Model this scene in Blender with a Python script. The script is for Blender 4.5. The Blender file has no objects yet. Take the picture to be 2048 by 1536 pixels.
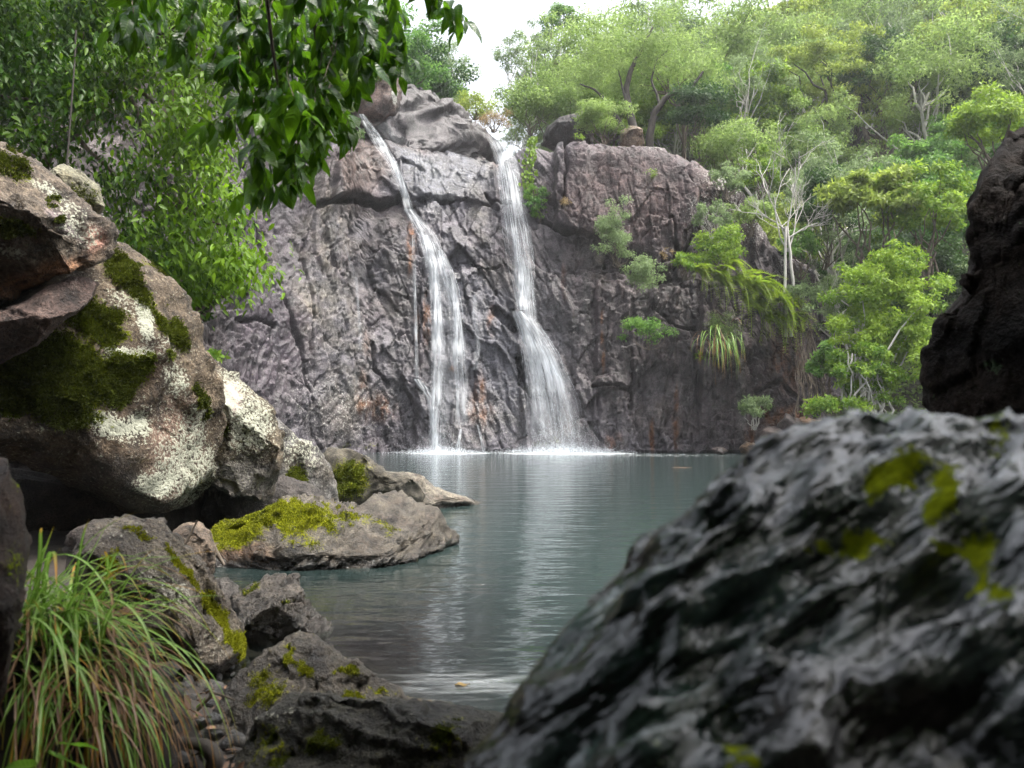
import bpy, bmesh, math, random
import numpy as np
from mathutils import Vector, Matrix

random.seed(7)
RNG = np.random.default_rng(7)
scene = bpy.context.scene
COL = scene.collection
R = math.radians

# ------------------------------------------------------------------ camera
CAM_H = 1.03
FPX = 1600.0                     # focal length in pixels of the 2048 wide photograph
PITCH = math.atan(82.0 / FPX)
cam_d = bpy.data.cameras.new('camera')
cam = bpy.data.objects.new('camera', cam_d)
COL.objects.link(cam)
cam.location = (0, 0, CAM_H)
cam.rotation_euler = (math.pi / 2 + PITCH, 0, 0)
cam_d.sensor_width = 36.0
cam_d.lens = 36.0 * FPX / 2048.0
cam_d.clip_start = 0.05
cam_d.clip_end = 1000
cam_d.dof.use_dof = True
cam_d.dof.focus_distance = 8.0
cam_d.dof.aperture_fstop = 4.7
scene.camera = cam

# ------------------------------------------------------------------ sky, sun, exposure
SUN = Vector((0.40, -0.15, 1.0)).normalized()
world = bpy.data.worlds.new('World')
scene.world = world
world.use_nodes = True
wn = world.node_tree
wn.nodes.clear()
sky = wn.nodes.new('ShaderNodeTexSky')
sky.sky_type = 'NISHITA'
sky.sun_disc = False
sky.sun_elevation = math.asin(SUN.z)
sky.sun_rotation = math.atan2(SUN.x, SUN.y)
sky.dust_density = 6.0
sky.air_density = 1.0
hs = wn.nodes.new('ShaderNodeHueSaturation')
hs.inputs['Saturation'].default_value = 0.30          # overcast: the blue is greyed out
bg = wn.nodes.new('ShaderNodeBackground')
bg.inputs['Strength'].default_value = 0.125
wo = wn.nodes.new('ShaderNodeOutputWorld')
wn.links.new(sky.outputs[0], hs.inputs['Color'])
wn.links.new(hs.outputs[0], bg.inputs[0])
wn.links.new(bg.outputs[0], wo.inputs[0])
sl = bpy.data.lights.new('sun', 'SUN')
sl.energy = 1.5
sl.angle = R(12)
sl.color = (1.0, 0.95, 0.86)
so = bpy.data.objects.new('sun', sl)
COL.objects.link(so)
so.rotation_euler = SUN.to_track_quat('Z', 'Y').to_euler()
so.location = (10, 5, 40)
scene.view_settings.view_transform = 'Standard'
scene.view_settings.look = 'None'
scene.view_settings.gamma = 1.0
scene.view_settings.use_curve_mapping = False
scene.view_settings.exposure = 2.15
scene.render.engine = 'CYCLES'
cy = scene.cycles
cy.max_bounces = 6
cy.diffuse_bounces = 3
cy.glossy_bounces = 3
cy.transmission_bounces = 3
cy.transparent_max_bounces = 24
cy.use_denoising = True
cy.use_adaptive_sampling = True
cy.adaptive_threshold = 0.025
cy.caustics_reflective = False
cy.caustics_refractive = False

# ------------------------------------------------------------------ geometry helpers
CP, SP = math.cos(PITCH), math.sin(PITCH)

def at(px, py, Y):
    """photograph pixel + distance from the camera plane -> world point"""
    a = (px - 1024.0) / FPX
    b = (768.0 - py) / FPX
    k = Y / (CP - b * SP)
    return Vector((a * k, Y, CAM_H + (SP + b * CP) * k))

def project(V):
    V = np.asarray(V, float)
    x, y, z = V[:, 0], V[:, 1], V[:, 2] - CAM_H
    f = y * CP + z * SP
    u = -y * SP + z * CP
    f = np.maximum(f, 1e-3)
    return 1024 + FPX * x / f, 768 - FPX * u / f

def _hash(ix, iy, iz, seed):
    with np.errstate(over='ignore'):
        h = ix.astype(np.uint32) * np.uint32(374761393) + iy.astype(np.uint32) * np.uint32(668265263) \
            + iz.astype(np.uint32) * np.uint32(2246822519) + np.uint32((seed * 3266489917) & 0xffffffff)
        h = (h ^ (h >> np.uint32(13))) * np.uint32(1274126177)
        h = (h ^ (h >> np.uint32(16))) * np.uint32(2654435761)
        h = h ^ (h >> np.uint32(15))
    return h

def perlin(P, seed=0):
    P = np.asarray(P, np.float32)
    I = np.floor(P).astype(np.int32)
    F = P - I.astype(np.float32)
    U = F * F * F * (F * (F * 6 - 15) + 10)
    out = np.zeros(len(P), np.float32)
    for dx in (0, 1):
        wx = U[:, 0] if dx else 1 - U[:, 0]
        for dy in (0, 1):
            wy = U[:, 1] if dy else 1 - U[:, 1]
            for dz in (0, 1):
                wz = U[:, 2] if dz else 1 - U[:, 2]
                h = _hash(I[:, 0] + dx, I[:, 1] + dy, I[:, 2] + dz, seed)
                gx = ((h & np.uint32(255)).astype(np.float32) - np.float32(127.5)) / np.float32(90)
                gy = (((h >> np.uint32(8)) & np.uint32(255)).astype(np.float32) - np.float32(127.5)) / np.float32(90)
                gz = (((h >> np.uint32(16)) & np.uint32(255)).astype(np.float32) - np.float32(127.5)) / np.float32(90)
                out += wx * wy * wz * (gx * (F[:, 0] - dx) + gy * (F[:, 1] - dy) + gz * (F[:, 2] - dz))
    return out

def fbm(P, scale=1.0, octaves=4, seed=0, gain=0.5, ridged=False):
    P = (np.asarray(P, float) * scale).astype(np.float32)
    a, out, tot = 1.0, np.zeros(len(P), np.float32), 0.0
    for o in range(octaves):
        n = perlin(P + 17.3 * o, seed + o)
        if ridged:
            n = 1 - 2 * np.abs(n)
        out += a * n
        tot += a
        a *= gain
        P = P * 2.03
    return out / tot

def worley(P, seed=0, flat=False, square=0.0):
    """F1, F2, random per cell (3 numbers), vector to the cell point"""
    P = np.asarray(P, np.float32)
    I = np.floor(P).astype(np.int32)
    n = len(P)
    f1 = np.full(n, 9.0); f2 = np.full(n, 9.0)
    hid = np.zeros(n, np.uint32)
    rel = np.zeros((n, 3), np.float32)
    for dx in (-1, 0, 1):
        for dy in (-1, 0, 1):
            for dz in ((0,) if flat else (-1, 0, 1)):
                c = I + (dx, dy, dz)
                h = _hash(c[:, 0], c[:, 1], c[:, 2], seed)
                q = np.stack([(h & np.uint32(1023)), (h >> np.uint32(10)) & np.uint32(1023), (h >> np.uint32(20)) & np.uint32(1023)], 1) / np.float32(1023.0)
                d = P - (c + q).astype(np.float32)
                if flat: d[:, 2] = 0
                L = np.sqrt((d * d).sum(1))
                if square: L = (1 - square) * L + square * np.abs(d).max(1)
                new = L < f1
                f2 = np.where(new, f1, np.minimum(f2, L))
                f1 = np.where(new, L, f1)
                hid = np.where(new, h, hid)
                rel[new] = d[new]
    g = _hash(hid.astype(np.int32), hid.astype(np.int32) * 0 + 7, hid.astype(np.int32) * 0 + 3, seed + 5)
    rnd = np.stack([(g & np.uint32(1023)), (g >> np.uint32(10)) & np.uint32(1023), (g >> np.uint32(20)) & np.uint32(1023)], 1) / 1023.0
    return f1, f2, rnd, rel

def sstep(a, b, x):
    t = np.clip((x - a) / (b - a), 0, 1)
    return t * t * (3 - 2 * t)

def np_mesh(name, V, F, smooth=True):
    V = np.ascontiguousarray(V, np.float32)
    F = np.ascontiguousarray(F, np.int32)
    m = bpy.data.meshes.new(name)
    k = F.shape[1]
    m.vertices.add(len(V)); m.vertices.foreach_set('co', V.ravel())
    m.loops.add(F.size); m.loops.foreach_set('vertex_index', F.ravel())
    m.polygons.add(len(F)); m.polygons.foreach_set('loop_start', np.arange(0, F.size, k, dtype=np.int32))
    m.update(calc_edges=True)
    if smooth:
        m.polygons.foreach_set('use_smooth', np.ones(len(F), bool))
    return m

def attr(m, name, arr):
    arr = np.asarray(arr, np.float32)
    if arr.ndim == 1:
        a = m.attributes.new(name, 'FLOAT', 'POINT'); a.data.foreach_set('value', arr)
    else:
        a = m.attributes.new(name, 'FLOAT_COLOR', 'POINT')
        c = np.ones((len(arr), 4), np.float32); c[:, :3] = arr
        a.data.foreach_set('color', c.ravel())

def uvmap(m, UV, F):
    l = m.uv_layers.new(name='UVMap')
    l.data.foreach_set('uv', np.asarray(UV, np.float32)[np.asarray(F).ravel()].ravel())

def vnormals(V, F):
    a, b, c = V[F[:, 0]], V[F[:, 1]], V[F[:, 2]]
    fn = np.cross(b - a, c - a)
    if F.shape[1] == 4:
        fn = fn + np.cross(c - a, V[F[:, 3]] - a)
    N = np.zeros_like(V)
    for k in range(F.shape[1]):
        for ax in range(3):
            N[:, ax] += np.bincount(F[:, k], fn[:, ax], len(V))
    return N / np.maximum(np.linalg.norm(N, axis=1, keepdims=True), 1e-9)

def obj(name, mesh, material=None, parent=None, loc=None):
    o = bpy.data.objects.new(name, mesh)
    COL.objects.link(o)
    if material is not None and not mesh.materials:
        mesh.materials.append(material)
    if parent is not None:
        o.parent = parent
    if loc is not None:
        o.location = loc
    return o

def tag(o, label=None, cat=None, group=None, kind=None):
    if label: o['label'] = label
    if cat: o['category'] = cat
    if group: o['group'] = group
    if kind: o['kind'] = kind
    return o

def thing(name, label, cat, loc=(0, 0, 0), group=None):
    o = bpy.data.objects.new(name, None)
    COL.objects.link(o)
    o.location = loc
    o.empty_display_size = 0.1
    return tag(o, label, cat, group)

def norm(v):
    v = np.asarray(v, float)
    return v / np.maximum(np.linalg.norm(v, axis=-1, keepdims=True), 1e-9)

def tube_arrays(pts, rad, sides=6):
    pts = np.asarray(pts, float); rad = np.asarray(rad, float)
    n = len(pts)
    T = norm(np.gradient(pts, axis=0))
    ref = np.array([0.31, 0.87, 0.37])
    A = norm(np.cross(T, ref)); B = np.cross(T, A)
    ang = np.linspace(0, 2 * math.pi, sides, endpoint=False)
    V = pts[:, None, :] + rad[:, None, None] * (np.cos(ang)[None, :, None] * A[:, None, :] + np.sin(ang)[None, :, None] * B[:, None, :])
    i = np.arange(n - 1)[:, None] * sides
    j = np.arange(sides)[None, :]
    j2 = (j + 1) % sides
    F = np.stack([i + j, i + j2, i + sides + j2, i + sides + j], -1).reshape(-1, 4)
    return V.reshape(-1, 3), F

class Bag:
    """collects quads of one mesh"""
    def __init__(s): s.V, s.F, s.n = [], [], 0
    def add(s, V, F):
        s.V.append(V); s.F.append(F + s.n); s.n += len(V)
    def tube(s, pts, rad, sides=6): s.add(*tube_arrays(pts, rad, sides))
    def mesh(s, name, smooth=True): return np_mesh(name, np.concatenate(s.V), np.concatenate(s.F), smooth)

def wiggle(p0, p1, n, amp, rng, sag=0.0):
    t = np.linspace(0, 1, n)[:, None]
    p = np.asarray(p0, float) * (1 - t) + np.asarray(p1, float) * t
    L = np.linalg.norm(np.asarray(p1, float) - np.asarray(p0, float))
    k = np.cumsum(rng.normal(0, 1, (n, 3)), 0)
    k -= k[0]; k = k - t * k[-1]
    p = p + k * amp * L / max(1, math.sqrt(n))
    p[:, 2] -= sag * L * 4 * (t * (1 - t))[:, 0]
    return p

# ------------------------------------------------------------------ materials
class NT:
    def __init__(s, name):
        s.m = bpy.data.materials.new(name)
        s.m.use_nodes = True
        s.t = s.m.node_tree
        s.t.nodes.clear()
        s.out = s.t.nodes.new('ShaderNodeOutputMaterial')
    def n(s, typ, ins=None, **props):
        nd = s.t.nodes.new('ShaderNode' + typ)
        for k, v in props.items(): setattr(nd, k, v)
        for k, v in (ins or {}).items():
            if isinstance(v, bpy.types.NodeSocket): s.t.links.new(v, nd.inputs[k])
            else: nd.inputs[k].default_value = v
        return nd
    def math(s, op, a, b=None, clamp=False):
        d = {0: a}
        if b is not None: d[1] = b
        return s.n('Math', d, operation=op, use_clamp=clamp).outputs[0]
    def mix(s, f, a, b, blend='MIX'):
        nd = s.t.nodes.new('ShaderNodeMix'); nd.data_type = 'RGBA'; nd.blend_type = blend
        for k, v in ((0, f), (6, a), (7, b)):
            if isinstance(v, bpy.types.NodeSocket): s.t.links.new(v, nd.inputs[k])
            else: nd.inputs[k].default_value = (*v, 1) if k > 0 and len(v) == 3 else v
        return nd.outputs[2]
    def ramp(s, f, stops, interp='LINEAR'):
        nd = s.n('ValToRGB', {0: f}); cr = nd.color_ramp; cr.interpolation = interp
        while len(cr.elements) < len(stops): cr.elements.new(0.5)
        for e, (p, c) in zip(cr.elements, stops):
            e.position = p; e.color = (*c, 1) if isinstance(c, tuple) else (c, c, c, 1)
        return nd.outputs[0]
    def noise(s, vec, scale, detail=6, rough=0.55, **kw):
        return s.n('TexNoise', {'Vector': vec, 'Scale': scale, 'Detail': detail, 'Roughness': rough}, **kw).outputs[0]
    def at(s, name, color=False):
        return s.n('Attribute', attribute_name=name).outputs['Color' if color else 'Fac']
    def surf(s, sh):
        s.t.links.new(sh, s.out.inputs['Surface']); return s.m

def rock_material(name, unit=1.0, bump=0.6, moss_a=(0.030, 0.038, 0.006), moss_b=(0.13, 0.15, 0.012), lichen=(0.42, 0.42, 0.35), rough=0.70, contrast=1.0, spec=0.30, furrow=None, wet_rough=0.16, wet_spec=0.85):
    """rock: vertex attributes col (rock colour), moss, lich, wet carry where each grows; unit = size of the coarse grain in metres"""
    k = NT(name)
    P = k.n('NewGeometry').outputs['Position']
    s = 1.0 / unit
    n1 = k.noise(P, 2.0 * s, 6, 0.66)
    n2 = k.noise(P, 17.0 * s, 4, 0.68)
    col = k.at('col', True)
    v1 = k.n('MapRange', {0: n1, 1: 0.30, 2: 0.72, 3: 1 - 0.70 * contrast, 4: 1 + 0.95 * contrast}).outputs[0]
    v2 = k.n('MapRange', {0: n2, 1: 0.30, 2: 0.72, 3: 1 - 0.62 * contrast, 4: 1 + 0.95 * contrast}).outputs[0]
    vv = k.math('MULTIPLY', v1, v2)
    c = k.mix(1.0, col, k.n('CombineColor', {0: vv, 1: vv, 2: vv}).outputs[0], 'MULTIPLY')
    # lichen: pale crust in speckles and plates
    lm = k.math('ADD', k.at('lich'), k.math('MULTIPLY', k.math('SUBTRACT', n2, 0.5), 3.2))
    lm = k.n('MapRange', {0: lm, 1: 0.36, 2: 0.56}).outputs[0]
    lcol = k.mix(n1, tuple(x * 0.55 for x in lichen), tuple(x * 1.15 for x in lichen))
    c = k.mix(lm, c, lcol)
    # moss
    mm = k.math('ADD', k.at('moss'), k.math('MULTIPLY', k.math('SUBTRACT', k.math('ADD', k.math('MULTIPLY', n2, 0.6), k.math('MULTIPLY', n1, 0.4)), 0.5), 4.0))
    mm = k.n('MapRange', {0: mm, 1: 0.36, 2: 0.58}).outputs[0]
    mcol = k.mix(k.n('MapRange', {0: n2, 1: 0.3, 2: 0.7}).outputs[0], moss_a, moss_b)
    c = k.mix(mm, c, mcol)
    wet = k.at('wet')
    r = k.n('MapRange', {0: wet, 3: rough, 4: wet_rough}).outputs[0]
    r = k.math('ADD', r, k.math('MULTIPLY', k.math('SUBTRACT', n1, 0.5), 0.5), True)
    r = k.math('MAXIMUM', r, mm)
    h = k.math('ADD', k.math('MULTIPLY', n1, 0.55), k.math('MULTIPLY', n2, 0.35))
    if furrow is not None:
        n_, f_ = furrow
        n_ = Vector(n_).normalized(); a1 = n_.cross(Vector((0, 1, 0))).normalized(); a2 = n_.cross(a1)
        cmb = k.n('CombineXYZ', {i: k.math('MULTIPLY', k.n('VectorMath', {0: P, 1: tuple(v_)}, operation='DOT_PRODUCT').outputs['Value'], f_ * q_) for i, (v_, q_) in enumerate(((n_, 1.0), (a1, 0.22), (a2, 0.5)))}).outputs[0]
        fn = k.noise(cmb, 1.0, 3, 0.5)
        h = k.math('ADD', k.math('MULTIPLY', h, 0.16), k.math('MULTIPLY', fn, 1.5))
        c = k.mix(k.math('MULTIPLY', k.n('MapRange', {0: fn, 1: 0.42, 2: 0.62, 3: 0.75, 4: 0.0}).outputs[0], k.math('SUBTRACT', 1.0, mm)), c, (0.006, 0.006, 0.006))  # furrow valleys painted near black: their shade is put into the colour
    b = k.n('Bump', {'Strength': bump, 'Distance': 0.26 * unit, 'Height': h}).outputs[0]
    p = k.n('BsdfPrincipled', {'Base Color': c, 'Roughness': r, 'Normal': b, 'IOR': 1.5})
    sp = k.math('MULTIPLY', k.math('SUBTRACT', 1.0, mm), k.n('MapRange', {0: wet, 3: spec, 4: wet_spec}).outputs[0])
    k.t.links.new(sp, p.inputs['Specular IOR Level'])
    return k.surf(p.outputs[0])

def leaf_material(name, a, b, rough=0.5, trans=0.35, tcol=None, spec=0.22):
    """a..b: darkest and lightest leaf of the plant; attribute tint picks one for each leaf"""
    k = NT(name)
    t = k.at('tint')
    oi = k.n('ObjectInfo').outputs['Random']
    t2 = k.math('ADD', t, k.math('MULTIPLY', k.math('SUBTRACT', oi, 0.5), 0.35), True)
    c = k.mix(t2, a, b)
    tc = k.mix(t2, tuple(min(1, x * 1.5) for x in (tcol or a)), tuple(min(1, x * 1.5) for x in (tcol or b)))
    p = k.n('BsdfPrincipled', {'Base Color': c, 'Roughness': rough, 'Specular IOR Level': spec})
    tr = k.n('BsdfTranslucent', {'Color': tc})
    mx = k.n('MixShader', {0: trans, 1: p.outputs[0], 2: tr.outputs[0]})
    return k.surf(mx.outputs[0])

def bark_material(name, a, b, scale=8.0):
    k = NT(name)
    P = k.n('TexCoord').outputs['Object']
    mp = k.n('Mapping', {'Vector': P, 'Scale': (1, 1, 0.35)}).outputs[0]
    n = k.noise(mp, scale, 8, 0.65)
    c = k.mix(k.n('MapRange', {0: n, 1: 0.35, 2: 0.65}).outputs[0], a, b)
    bp = k.n('Bump', {'Strength': 0.5, 'Distance': 0.02, 'Height': n}).outputs[0]
    return k.surf(k.n('BsdfPrincipled', {'Base Color': c, 'Roughness': 0.85, 'Normal': bp}).outputs[0])

M = {}
M['cliff'] = rock_material('cliff rock', 1.0, 0.62, contrast=1.15, lichen=(0.40, 0.40, 0.36), rough=0.60)
M['boulder'] = rock_material('boulder rock', 0.40, 1.0, spec=0.18, contrast=1.3, lichen=(0.42, 0.43, 0.34))
M['shore'] = rock_material('shore rock', 0.24, 1.0, spec=0.25, contrast=1.32, moss_a=(0.06, 0.075, 0.006), moss_b=(0.22, 0.23, 0.012))
M['near'] = rock_material('near rock', 0.12, 0.9, spec=0.12, rough=0.85, moss_a=(0.05, 0.07, 0.006), moss_b=(0.16, 0.20, 0.012), lichen=(0.30, 0.34, 0.33))
M['furrowed'] = rock_material('furrowed rock', 0.145, 0.45, moss_a=(0.07, 0.09, 0.006), moss_b=(0.26, 0.30, 0.012), furrow=((-0.58, 0.15, 0.80), 36.0), rough=0.5, contrast=0.6, wet_rough=0.10, wet_spec=0.75)
M['dark'] = rock_material('dark rock', 0.4, 0.6, rough=0.95, lichen=(0.06, 0.09, 0.05), spec=0.10)
M['bark_dark'] = bark_material('dark bark', (0.018, 0.014, 0.012), (0.07, 0.06, 0.05))
M['bark_pale'] = bark_material('pale bark', (0.30, 0.28, 0.25), (0.55, 0.53, 0.49))
M['bark_brown'] = bark_material('brown bark', (0.05, 0.036, 0.025), (0.15, 0.12, 0.09))

# ------------------------------------------------------------------ blobs painted on rock by photograph position
def blobs(px, py, items, wob=None):
    """items: (cx, cy, rx, ry, value[, angle deg])"""
    out = np.zeros(len(px))
    if wob is not None:
        px = px + wob[0]; py = py + wob[1]
    for it in items:
        cx, cy, rx, ry, v = it[:5]
        a = R(it[5]) if len(it) > 5 else 0.0
        dx, dy = px - cx, py - cy
        u = dx * math.cos(a) + dy * math.sin(a); w = -dx * math.sin(a) + dy * math.cos(a)
        d = np.sqrt((u / rx) ** 2 + (w / ry) ** 2)
        out = np.maximum(out, v * (1 - sstep(0.35, 1.30, d)))
    return out

# ================================================================== CLIFF
base_pts = np.array([(-15, 8), (-12.5, 13), (-11.0, 17), (-9.9, 21), (-8.9, 24.5), (-7.4, 27.6), (-5.0, 29.6), (-2.0, 30.0), (2.0, 30.1), (6.0, 30.3), (9.0, 30.0), (11.2, 29.4), (12.8, 29.6), (14.2, 31.5), (15.5, 35)], float)
def smooth_curve(P, n):
    P = np.asarray(P, float)
    d = np.r_[0, np.cumsum(np.linalg.norm(np.diff(P, axis=0), axis=1))]
    t = np.linspace(0, d[-1], n)
    C = np.stack([np.interp(t, d, P[:, k]) for k in range(P.shape[1])], 1)
    w = max(3, n // 24) | 1
    ker = np.hanning(w + 2)[1:-1]; ker /= ker.sum()
    out = C.copy()
    for k in range(P.shape[1]):
        pad = np.pad(C[:, k], w // 2, mode='reflect', reflect_type='odd')
        out[:, k] = np.convolve(pad, ker, 'valid')
    return out

def build_cliff():
    NS = 880
    fine = smooth_curve(base_pts, 4000)
    # denser columns where the face is in view
    pxb = 1024 + FPX * fine[:, 0] / fine[:, 1]
    dens = np.where((pxb > 360) & (pxb < 1680), 1.0, 0.30)
    arc = np.r_[0, np.cumsum(np.linalg.norm(np.diff(fine, axis=0), axis=1))]
    acc = np.r_[0, np.cumsum(np.diff(arc) * dens[1:])]
    sidx = np.interp(np.linspace(0, acc[-1], NS), acc, np.arange(len(fine)))
    S = np.interp(sidx, np.arange(len(fine)), arc)
    B = np.stack([np.interp(sidx, np.arange(len(fine)), fine[:, k]) for k in range(2)], 1)
    T = np.gradient(fine, axis=0)
    T = norm(T); T = np.stack([np.interp(sidx, np.arange(len(fine)), T[:, k]) for k in range(2)], 1); T = norm(T)
    NB = np.stack([-T[:, 1], T[:, 0]], 1)          # points back into the rock
    pxc = 1024 + FPX * B[:, 0] / B[:, 1]
    tx = [-900, -200, 380, 560, 640, 700, 725, 800, 900, 985, 1050, 1100, 1160, 1230, 1300, 1350, 1400, 1450, 1490, 1520, 1560, 1600, 1640, 1680, 1760]
    ty = [-250, -150, 0, 50, 90, 190, 228, 236, 254, 280, 268, 285, 288, 286, 292, 300, 322, 340, 365, 430, 490, 550, 630, 750, 860]
    pxt = 1024 + FPX * (B[:, 0] + NB[:, 0] * 3.2) / (B[:, 1] + NB[:, 1] * 3.2)
    pt = np.interp(pxt, tx, ty)
    ZT = (850 - pt) / FPX * (B[:, 1] + 3.0) + CAM_H
    NF, NP_ = 360, 46
    v = np.r_[np.linspace(0, 1, NF), 1 + np.linspace(0.02, 1, NP_) ** 1.3]
    VV, SS = np.meshgrid(v, S, indexing='ij')
    z0 = -1.2
    face = np.clip(VV, 0, 1)
    back = np.clip(VV - 1, 0, 1)
    Z = z0 + face * (ZT[None, :] - z0)
    # set back of the face with height: steep at the foot, leaning back towards the lip, rounded top edge
    h = np.clip(Z, 0, None)
    lean = np.interp(pxc, [300, 500, 700, 760, 1000, 1060, 1150, 1400, 1640], [0.10, 0.13, 0.16, 0.20, 0.20, 0.16, 0.12, 0.12, 0.3])[None, :]
    setb = lean * h
    up = np.interp(pxc, [600, 730, 800, 980, 1040, 1120], [0, 0.2, 1, 1, 0.3, 0.0])[None, :]     # the wet slab between the falls lies back
    setb = setb + up * 0.34 * np.clip(h - 8.3, 0, None)
    rim = np.clip((face - 0.90) / 0.10, 0, 1)
    setb = setb + 0.9 * rim ** 2
    setb = setb + back * 9.0
    Z = Z - 0.25 * rim ** 3 + back * 0.3 + 0.8 * back ** 2 * 2
    X = B[None, :, 0] + NB[None, :, 0] * setb
    Y = B[None, :, 1] + NB[None, :, 1] * setb
    V = np.stack([X, Y, Z], -1).reshape(-1, 3)
    NBf = np.broadcast_to(NB[None], (len(v), NS, 2)).reshape(-1, 2)
    px, py = project(V)
    sz = np.stack([SS.ravel(), Z.ravel(), np.zeros(V.shape[0])], 1)
    # domain warp, so that block edges are not straight
    W = np.stack([fbm(sz, 0.5, 3, 11), fbm(sz, 0.5, 3, 12), fbm(sz, 0.5, 3, 13)], 1)
    q = sz + W * 0.20
    smooth = np.clip(blobs(px, py, [(1255, 375, 140, 95, 0.85), (640, 590, 110, 240, 0.55), (560, 520, 90, 200, 0.5), (900, 340, 100, 90, 0.35, 20)]), 0, 1)
    blk = 1 - smooth
    # the rock breaks into big blocks, columns and chips
    ang = np.interp(px, [560, 760, 1000, 1150], [0.08, 0.20, 0.14, 0.0])
    ca, sa = np.cos(ang), np.sin(ang)
    qr = np.stack([q[:, 0] * ca + q[:, 1] * sa, -q[:, 0] * sa + q[:, 1] * ca, q[:, 2]], 1)
    def blocks(sx, sz_, seed, amp, tilt, crack, cw):
        w = np.stack([qr[:, 0] / sx, qr[:, 1] / sz_, np.full(len(qr), 0.5)], 1)
        f1, f2, rnd, rel = worley(w, seed, True, 0.75)
        d = amp * (rnd[:, 0] - 0.5) * 2 + tilt * (rel[:, 0] * (rnd[:, 1] - 0.5) + rel[:, 1] * (rnd[:, 2] - 0.35)) * 2
        return d - crack * (1 - sstep(0.0, cw, f2 - f1)) * (rnd[:, 2] > 0.3)
    D = 0.75 * fbm(sz, 0.16, 3, 21)
    D += blocks(2.3, 3.4, 31, 0.20, 0.30, 0.07, 0.025) * (0.35 + 0.65 * blk)
    D += blocks(0.85, 1.5, 32, 0.09, 0.15, 0.07, 0.04) * (0.25 + 0.75 * blk)
    D += blocks(0.34, 0.50, 33, 0.045, 0.10, 0.03, 0.06) * (0.2 + 0.8 * blk)
    colm = np.clip(np.interp(px, [560, 680, 860, 1000, 1150, 1250], [0.4, 1, 0.9, 0.4, 0.5, 1.0]) * sstep(300, 480, py), 0, 1)
    D += blocks(0.62, 3.2, 35, 0.11, 0.12, 0.14, 0.05) * colm
    D += blocks(0.27, 1.1, 36, 0.05, 0.10, 0.05, 0.07) * colm
    D += 0.06 * fbm(sz, 0.9, 3, 41) + 0.022 * fbm(q * np.array([1, 0.35, 1]), 3.2, 4, 42, ridged=True) * (0.3 + blk)
    D += 0.030 * fbm(sz, 5.0, 3, 43) + 0.022 * fbm(sz, 11.0, 2, 45) + blocks(0.16, 0.24, 34, 0.010, 0.03, 0.010, 0.10) * (0.35 + 0.65 * blk)
    # sculpted features seen in the photograph: (polyline, half width px, depth m); minus is a crack or undercut
    cx_ = px + 9 * fbm(sz, 1.3, 4, 52, 0.6); cy_ = py + 9 * fbm(sz, 1.3, 4, 53, 0.6); wn_ = np.clip(0.5 + 1.6 * fbm(sz, 0.9, 3, 54), 0.0, 1.3)
    def seg(path, w):
        d = np.full(len(px), 1e9)
        for (x0, y0), (x1, y1) in zip(path[:-1], path[1:]):
            dx, dy = x1 - x0, y1 - y0
            t = np.clip(((cx_ - x0) * dx + (cy_ - y0) * dy) / (dx * dx + dy * dy), 0, 1)
            d = np.minimum(d, np.hypot(cx_ - x0 - t * dx, cy_ - y0 - t * dy))
        w = w * (0.65 + 0.5 * wn_)
        return 1 - sstep(0.2 * w, w, d)
    wob = 7 * fbm(sz, 1.6, 3, 51)
    for path, w, dep in [
        ([(640, 408), (700, 398), (760, 418), (815, 402)], 9, 0.55),
        ([(815, 425), (870, 405), (905, 398)], 6, 0.30),
        ([(780, 345), (800, 330), (845, 345)], 5, 0.25),
        ([(970, 395), (985, 410), (1040, 402)], 6, 0.35),
        ([(1090, 440), (1140, 465), (1185, 478), (1235, 512)], 7, 0.40),
        ([(1128, 300), (1130, 350), (1122, 420)], 5, 0.35),
        ([(1340, 440), (1352, 500), (1345, 560), (1300, 575)], 7, 0.45),
        ([(990, 620), (1012, 640), (1030, 655)], 14, 0.5),
        ([(1040, 720), (1042, 770), (1065, 790), (1085, 785)], 11, 0.55),
        ([(1185, 772), (1225, 770), (1262, 778)], 6, 0.30), ([(1260, 700), (1264, 760), (1258, 830)], 5, 0.30),
        ([(1300, 620), (1350, 655), (1390, 660)], 6, 0.30), ([(1510, 790), (1560, 770), (1590, 800)], 8, 0.4),
        ([(1180, 850), (1200, 890)], 10, 0.4), ([(740, 690), (745, 740), (775, 775)], 6, 0.3), ([(700, 430), (705, 470), (698, 520)], 5, 0.25),
        ([(840, 560), (842, 640), (835, 700)], 4, 0.25), ([(610, 520), (625, 600), (620, 700)], 5, 0.2),
        ([(520, 450), (560, 600), (600, 700), (620, 800)], 6, 0.25),
        ([(470, 640), (540, 650)], 8, 0.3), ([(960, 540), (1000, 535)], 4, 0.25)]:
        D -= dep * seg([(x, y) for x, y in path], w + 0.0) * (0.6 + 0.4 * np.clip(1 + wob / 7, 0, 1.4))
    def step(poly, amount, soft=5):
        soft = soft * 0.45
        """a block standing proud inside a polygon"""
        poly = np.array(poly, float)
        inside = np.zeros(len(px), bool)
        dist = np.full(len(px), 1e9)
        x, y = px + wob, py + wob * 0.6
        for i in range(len(poly)):
            x0, y0 = poly[i]; x1, y1 = poly[(i + 1) % len(poly)]
            c = ((y0 > y) != (y1 > y)) & (x < (x1 - x0) * (y - y0) / (y1 - y0 + 1e-9) + x0)
            inside ^= c
            t = np.clip(((x - x0) * (x1 - x0) + (y - y0) * (y1 - y0)) / ((x1 - x0) ** 2 + (y1 - y0) ** 2), 0, 1)
            dist = np.minimum(dist, np.hypot(x - x0 - t * (x1 - x0), y - y0 - t * (y1 - y0)))
        sd = np.where(inside, dist, -dist)
        return amount * sstep(-soft, soft, sd)
    D += step([(662, 330), (700, 305), (770, 310), (800, 345), (818, 400), (760, 412), (700, 392), (660, 400)], 0.50)
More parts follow.
